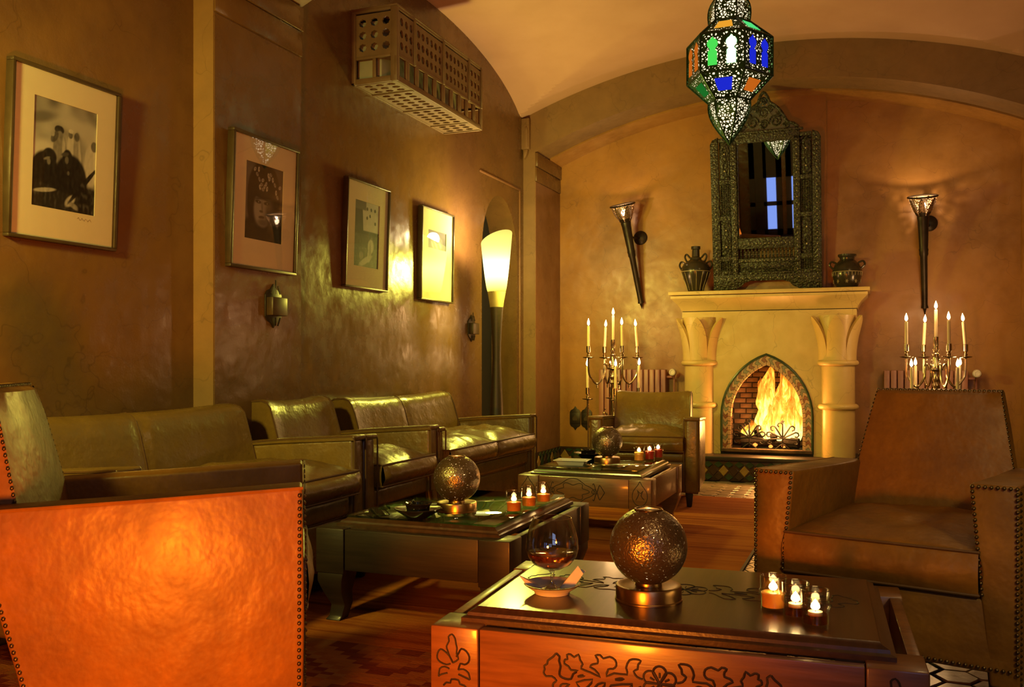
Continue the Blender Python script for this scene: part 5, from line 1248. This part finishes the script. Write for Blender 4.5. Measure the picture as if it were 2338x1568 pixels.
def table(lab, loc, rotz, w, d, glass, motif, corner, mat='wood1', top='woodtop', zt=0.375, h_ap=0.165, topcarve=False, tw=None):
    t = thing('carved_coffee_table', lab, 'coffee table', loc, rotz, 'carved wooden coffee tables')
    bw = 0.165; z0 = zt-h_ap
    for sx in (-1, 1):
        for sy in (-1, 1):
            x0, x1 = sorted((sx*w/2, sx*(w/2-bw*0.78))); y0, y1 = sorted((sy*d/2, sy*(d/2-bw*0.78)))
            cbk = MB().box(x0, x1, y0, y1, z0-0.015, zt).build('corner_block', mat, t, 0.005)
            b = MB(); rows = []
            cx, cy = (x0+x1)/2, (y0+y1)/2
            for zz, hs, sh in ((z0-0.01, 0.060, 0), (z0-0.05, 0.056, 0.004), (z0-0.10, 0.043, 0.0), (0.06, 0.032, -0.012), (0.015, 0.030, -0.004), (0.0, 0.034, 0.004)):
                rows.append([(cx+sx*sh+a*hs, cy+sy*sh+c*hs, zz) for a, c in ((-1, -1), (1, -1), (1, 1), (-1, 1))])
            vs = [p for r in rows for p in r]; fs = [(0, 1, 2, 3), tuple(range(len(vs)-4, len(vs)))]
            for i in range(len(rows)-1):
                for k in range(4): fs.append((i*4+k, i*4+(k+1) % 4, (i+1)*4+(k+1) % 4, (i+1)*4+k))
            b.add(vs, fs).build('leg', 'wooddk' if mat != 'wood1' else mat, t, 0.004)
            if corner and sy < 0:
                carve(corner[0], corner[1], lambda x, y, x0=x0, x1=x1: ((x0+x1)/2+x, -d/2-0.0002, (z0+zt)/2-0.005+y), corner[2]).build('carving', 'carve', cbk)
    i = bw*0.78+0.002
    aps = []
    for sy in (-1, 1):
        y0, y1 = sorted((sy*(d/2-0.006), sy*(d/2-0.035))); aps.append(MB().box(-w/2+i, w/2-i, y0, y1, z0, zt-0.002).build('apron', mat, t, 0.003))
    for sx in (-1, 1):
        x0, x1 = sorted((sx*(w/2-0.006), sx*(w/2-0.035))); aps.append(MB().box(x0, x1, -d/2+i, d/2-i, z0, zt-0.002).build('apron', mat, t, 0.003))
    if motif:
        carve(motif[0], motif[1], lambda x, y: (x+motif[3], -d/2+0.0058, (z0+zt)/2+y+motif[4]), motif[2]).build('carving', 'carve', aps[0])
    # spacers and moulded top
    tx, ty = (w/2-0.062, d/2-0.055)
    if tw: tx, ty = tw
    for sx in (-1, 1):
        for sy in (-1, 1): MB().box(sx*(tx-0.10)-0.03, sx*(tx-0.10)+0.03, sy*(ty-0.02)-0.045, sy*(ty-0.02)+0.045, zt-0.12, zt-0.005).build('spacer', 'wooddk', t)
    prof = [(0.0, zt-0.008), (0.0, zt+0.010), (0.012, zt+0.014), (0.014, zt+0.022), (0.028, zt+0.028), (0.034, zt+0.034)]
    b = MB(); vs = []; fs = []
    for ins, z in prof: vs += [(-tx+ins, -ty+ins, z), (tx-ins, -ty+ins, z), (tx-ins, ty-ins, z), (-tx+ins, ty-ins, z)]
    for q in range(len(prof)-1):
        for k in range(4): fs.append((q*4+k, q*4+(k+1) % 4, (q+1)*4+(k+1) % 4, (q+1)*4+k))
    fs += [(0, 3, 2, 1), tuple(range(len(vs)-4, len(vs)))]
    tp = b.add(vs, fs).build('table_top', top, t, 0, 25)
    if topcarve: carve(MOT, 0.00042, lambda x, y: (x+0.0, y*0.9+0.03, zt+0.0340), 0.0014).build('carving', 'carve', tp)
    if glass: MB().box(-tx+0.03, tx-0.03, -ty+0.03, ty-0.03, zt+0.0345, zt+0.0425).build('glass_sheet', 'tglass', t, 0.001)
    return t
T1R = math.radians(3.0)
table('carved wooden coffee table with flower-carved apron, nearest the camera', (-0.485, 2.535, 0.005), T1R, 1.165, 0.80, False, (MOT, 0.000262, 0.0030, 0.0, -0.006), (CORN, 0.00027, 0.0026), topcarve=True)
table('shade-darkened coffee table with greenish glass top in front of the wall sofas', (-1.667, 3.68, RZ), 0, 0.84, 1.03, True, None, None, 'wooddk')  # same wood as the other tables, its shade put into a darker colour
table('farther carved coffee table with glass top before the small armchair', (-1.55, 5.53, RZ), 0, 0.80, 0.90, True, (MED, 0.00055, 0.0022, -0.06, 0.0), (DROP, 0.00062, 0.0022), 'wood1')

# ------------------------------------------------------------------ things on the tables
Z1, Z2 = 0.4145, 0.375+0.0425+RZ
def globe(loc, r, lab, e):
    t = thing('pierced_globe_lamp', lab, 'lamp', loc, 0, 'pierced metal globe lamps')
    bh = r*0.40
    MB().lathe([(r*0.87, 0), (r*0.87, 0.004), (r*0.85, 0.006), (r*0.85, bh-0.006), (r*0.83, bh-0.001), (r*0.78, bh), (r*0.70, bh-0.003), (0.35*r, bh-0.003), (0.34*r, bh+0.01)], 40).build('base', 'brass', t)
    zc = bh+r*0.99; top = 0.93; n = 22; pr = []
    a_lo = math.radians(19); a_hi = math.radians(160)
    for i in range(n+1):
        a = a_lo+(a_hi-a_lo)*i/n; pr.append((r*math.sin(a), zc-r*math.cos(a)))
    MB().lathe(pr, 44, cap=False).build('globe', 'globe', t)
    MB().torus((0, 0, zc-r*math.cos(a_hi)), r*math.sin(a_hi), 0.0035, 28, 6).build('rim', 'brass', t)
    MB().lathe([(0.01, bh), (0.016, bh+0.012), (0.0001, bh+0.028)], 10).build('bulb', emit('globe_bulb', (1.0, 0.72, 0.4), 5), t)
    lamp('globe_light', (loc[0], loc[1], loc[2]+bh+0.06), (1.0, 0.72, 0.42), e, 0.012)
globe((-0.556, 2.425, Z1), 0.103, 'large pierced metal globe lamp on the flower-carved table', 1.1)
globe((-1.62, 3.508, Z2), 0.098, 'pierced metal globe lamp on the greenish glass table', 1.2)
globe((-1.519, 5.50, Z2), 0.094, 'pierced metal globe lamp on the farther table before the small armchair', 1.2)

M['honey'] = simple('candle_gel_honey', (0.95, 0.50, 0.10), (0.85, 0.38, 0.06), 30, 0.3)
M['amber'] = simple('candle_gel_amber', (0.85, 0.27, 0.03), (0.6, 0.16, 0.015), 30, 0.25)
M['red'] = simple('candle_gel_red', (0.55, 0.03, 0.015), (0.35, 0.015, 0.008), 30, 0.3)
M['water'] = glassy('candle_water', (0.85, 0.5, 0.10), 0.02, 0.02)
for k in ('honey', 'amber', 'red'):
    b = M[k].node_tree.nodes['Principled BSDF']; b.inputs['Subsurface Weight'].default_value = 0.6; b.inputs['Subsurface Radius'].default_value = (0.05, 0.02, 0.008)
def tealight(loc, lab, wax, e, s=1.0, h=0.088, r=0.034, fillh=0.5, water=False):
    t = thing('tealight_glass', lab, 'candle glass', loc, random.uniform(0, 1), 'tealight glasses')
    pr = [(r*0.86, 0.0), (r*0.9, 0.003), (r*0.90, h*0.42), (r*1.02, h*0.50), (r*1.03, h*0.57), (r*0.93, h*0.64), (r*0.97, h), (r*0.93, h), (r*0.89, h*0.64), (r*0.97, h*0.55), (r*0.85, h*0.40), (r*0.84, 0.008), (0.0002, 0.008)]
    MB().lathe(pr, 28, cap=False).build('glass', 'tea', t); MB().torus((0, 0, h), r*0.95, 0.0012, 28, 6).build('glass_rim', 'stemglass', t)
    z = h*0.10
    if water:
        MB().lathe([(0.0002, z), (r*0.83, z), (r*0.83, h*0.34), (0.0002, h*0.34)], 24).build('oil', 'water', t); zt = h*0.30
        MB().lathe([(0.0002, h*0.30), (r*0.5, h*0.30), (r*0.5, h*0.40), (0.0002, h*0.40)], 18).build('float', 'wax', t); zt = h*0.40
    else:
        MB().lathe([(0.0002, z), (r*0.83, z), (r*0.84, h*fillh*0.8), (r*0.9, h*fillh*0.95), (r*0.8, h*fillh), (0.0002, h*fillh*0.97)], 24).build('wax', wax, t); zt = h*fillh
    w = link('wick', wick, t); w.location = (0, 0, zt)
    f = link('flame', flm, t); f.location = (0, 0, zt+0.003); f.scale = (1.35, 1.35, 0.5)
    lamp('tealight', (loc[0], loc[1], loc[2]+zt+0.016), (1.0, 0.55, 0.2), e, 0.006)
tealight((-0.235, 2.44, Z1), 'honey-coloured tealight glass, the one nearest the globe on the carved table', 'honey', 0.55, fillh=0.52)
tealight((-0.176, 2.385, Z1), 'middle clear tealight glass of three on the flower-carved table', 'honey', 0.5, water=True)
tealight((-0.126, 2.325, Z1), 'clear tealight glass nearest the camera on the flower-carved table', 'honey', 0.55, water=True)
tealight((-1.381, 3.554, Z2), 'amber tealight glass nearest the globe on the greenish glass table', 'amber', 0.4, fillh=0.5)
tealight((-1.37, 3.705, Z2), 'middle amber tealight glass of three on the greenish glass table', 'amber', 0.35, fillh=0.5)
tealight((-1.354, 3.845, Z2), 'amber tealight glass farthest from the ashtray on the greenish glass table', 'amber', 0.4, fillh=0.45)
tealight((-1.355, 5.647, Z2), 'yellow tealight glass nearest the globe on the farther table', 'honey', 0.35, fillh=0.66)
tealight((-1.311, 5.75, Z2), 'middle red tealight glass on the farther table', 'red', 0.3, fillh=0.66)
tealight((-1.285, 5.88, Z2), 'red tealight glass at the end of the row on the farther table', 'red', 0.3, fillh=0.66)

# brandy snifter on a saucer with folded paper napkin
S0 = (-0.818, 2.395)
sa = thing('saucer', 'white saucer with thin dark rim under the brandy glass', 'saucer', (S0[0], S0[1], Z1))
MB().lathe([(0.0002, 0.004), (0.04, 0.004), (0.045, 0.0), (0.048, 0.0), (0.05, 0.006), (0.068, 0.018), (0.077, 0.025), (0.077, 0.027), (0.066, 0.0215), (0.048, 0.010), (0.0002, 0.008)], 36, cap=False).build('dish', 'porc', sa)
MB().torus((0, 0, 0.0262), 0.0768, 0.0014, 40, 6).build('rim_line', 'brass', sa)
def napkin(pts, lab, rot):
    o = MB().add([(p[0], p[1], p[2]) for p in pts]+[(p[0]-0.0012, p[1]+0.0022, p[2]+0.0006) for p in pts], [(0, 1, 2), (0, 2, 3), (4, 6, 5), (4, 7, 6), (0, 4, 5, 1), (1, 5, 6, 2), (2, 6, 7, 3), (3, 7, 4, 0)]).build('paper_napkin', 'paper', None, 0, 0)
    o.location = (S0[0], S0[1], Z1); tag(o, lab, 'napkin', 'folded napkin corners on the saucer')
RV = lambda r, h, d: (r*0.93-d*0.36, r*0.36+d*0.93, h)
napkin([RV(0.020, 0.012, 0), RV(0.058, 0.016, -0.01), RV(0.086, 0.052, 0.0), RV(0.072, 0.072, 0.006)], 'tall upright folded corner of white paper napkin beside the glass stem', 0)
napkin([RV(0.034, 0.014, 0.016), RV(0.066, 0.026, 0.010), RV(0.094, 0.055, 0.018), RV(0.082, 0.060, 0.02)], 'second folded napkin corner behind the upright one on the saucer', 0)
napkin([RV(-0.026, 0.012, -0.004), RV(-0.046, 0.026, 0.012), RV(-0.092, 0.046, 0.008), RV(-0.072, 0.024, -0.004)], 'low bluish napkin corner drooping over the saucer edge nearer the orange armchair', 0)
sn = thing('brandy_snifter', 'balloon brandy glass on a short stem, a quarter full of dark brandy', 'glass', (S0[0], S0[1], Z1+0.0105))
prof = [(0.009, 0.0515), (0.030, 0.058), (0.052, 0.070), (0.067, 0.090), (0.073, 0.112), (0.071, 0.138), (0.063, 0.168), (0.053, 0.196), (0.0515, 0.1965), (0.0615, 0.168), (0.0695, 0.138), (0.0715, 0.112), (0.0655, 0.091), (0.051, 0.072), (0.030, 0.0605), (0.0002, 0.056)]
MB().lathe(prof, 48, cap=False).build('bowl', 'glass', sn, smooth=50)
MB().torus((0, 0, 0.1962), 0.0523, 0.0011, 48, 6).build('rim', 'stemglass', sn)
MB().lathe([(0.0002, 0.0), (0.036, 0.0), (0.036, 0.0015), (0.02, 0.004), (0.007, 0.012), (0.0045, 0.025), (0.007, 0.034), (0.0045, 0.042), (0.010, 0.0515), (0.0002, 0.0535)], 32, cap=False).build('stem', 'stemglass', sn, smooth=50)
mB, ntB, bB = nodes('brandy'); bB.inputs['Base Color'].default_value = (0.55, 0.11, 0.015, 1); bB.inputs['Transmission Weight'].default_value = 0.9; bB.inputs['Roughness'].default_value = 0.03; bB.inputs['IOR'].default_value = 1.36
M['brandy'] = mB
br = MB().lathe([(0.0002, 0.0575), (0.030, 0.0615), (0.051, 0.073), (0.0652, 0.0915), (0.0693, 0.100), (0.0685, 0.1005), (0.0002, 0.0995)], 48, cap=False).build('brandy', 'brandy', None, smooth=40)
br.location = (S0[0], S0[1], Z1+0.0105); tag(br, 'dark red-brown brandy filling the bottom of the balloon glass', 'drink')

def ashtray(loc, lab, s=1.0):
    t = thing('lidded_ashtray', lab, 'ashtray', loc, 0.4, 'black glazed ashtrays')
    MB().lathe([(0.045*s, 0), (0.05*s, 0.004), (0.085*s, 0.028), (0.096*s, 0.036), (0.094*s, 0.039), (0.06*s, 0.030), (0.046*s, 0.034), (0.050*s, 0.052), (0.054*s, 0.056), (0.050*s, 0.060), (0.042*s, 0.056), (0.038*s, 0.04), (0.0002, 0.038)], 32).build('bowl', 'blackglaze', t)
    b = MB()
    for k in range(3):
        a = k*2*PI/3; b.ball((0.049*s*math.cos(a), 0.049*s*math.sin(a), 0.0585), 0.007, 8, 6)
    b.build('rest', 'blackglaze', t)
ashtray((-1.695, 3.30, Z2), 'black glazed ashtray beside the globe on the greenish glass table')
ashtray((-1.70, 5.70, Z2), 'black glazed ashtray behind the white dish on the farther table')
di = thing('rectangular_dish', 'white rectangular porcelain dish on the farther table', 'dish', (-1.69, 5.33, Z2), 0.06)
b = MB(); vs = []; fs = []
for w_, d_, z in ((0.075, 0.045, 0.0), (0.088, 0.058, 0.024), (0.104, 0.072, 0.028), (0.104, 0.072, 0.031), (0.084, 0.055, 0.028), (0.072, 0.043, 0.006)):
    vs += [(-w_, -d_, z), (w_, -d_, z), (w_, d_, z), (-w_, d_, z)]
for q in range(5):
    for k in range(4): fs.append((q*4+k, q*4+(k+1) % 4, (q+1)*4+(k+1) % 4, (q+1)*4+k))
fs += [(0, 3, 2, 1), (20, 21, 22, 23)]
b.add(vs, fs).build('dish', 'porc', di, 0.002, 30)
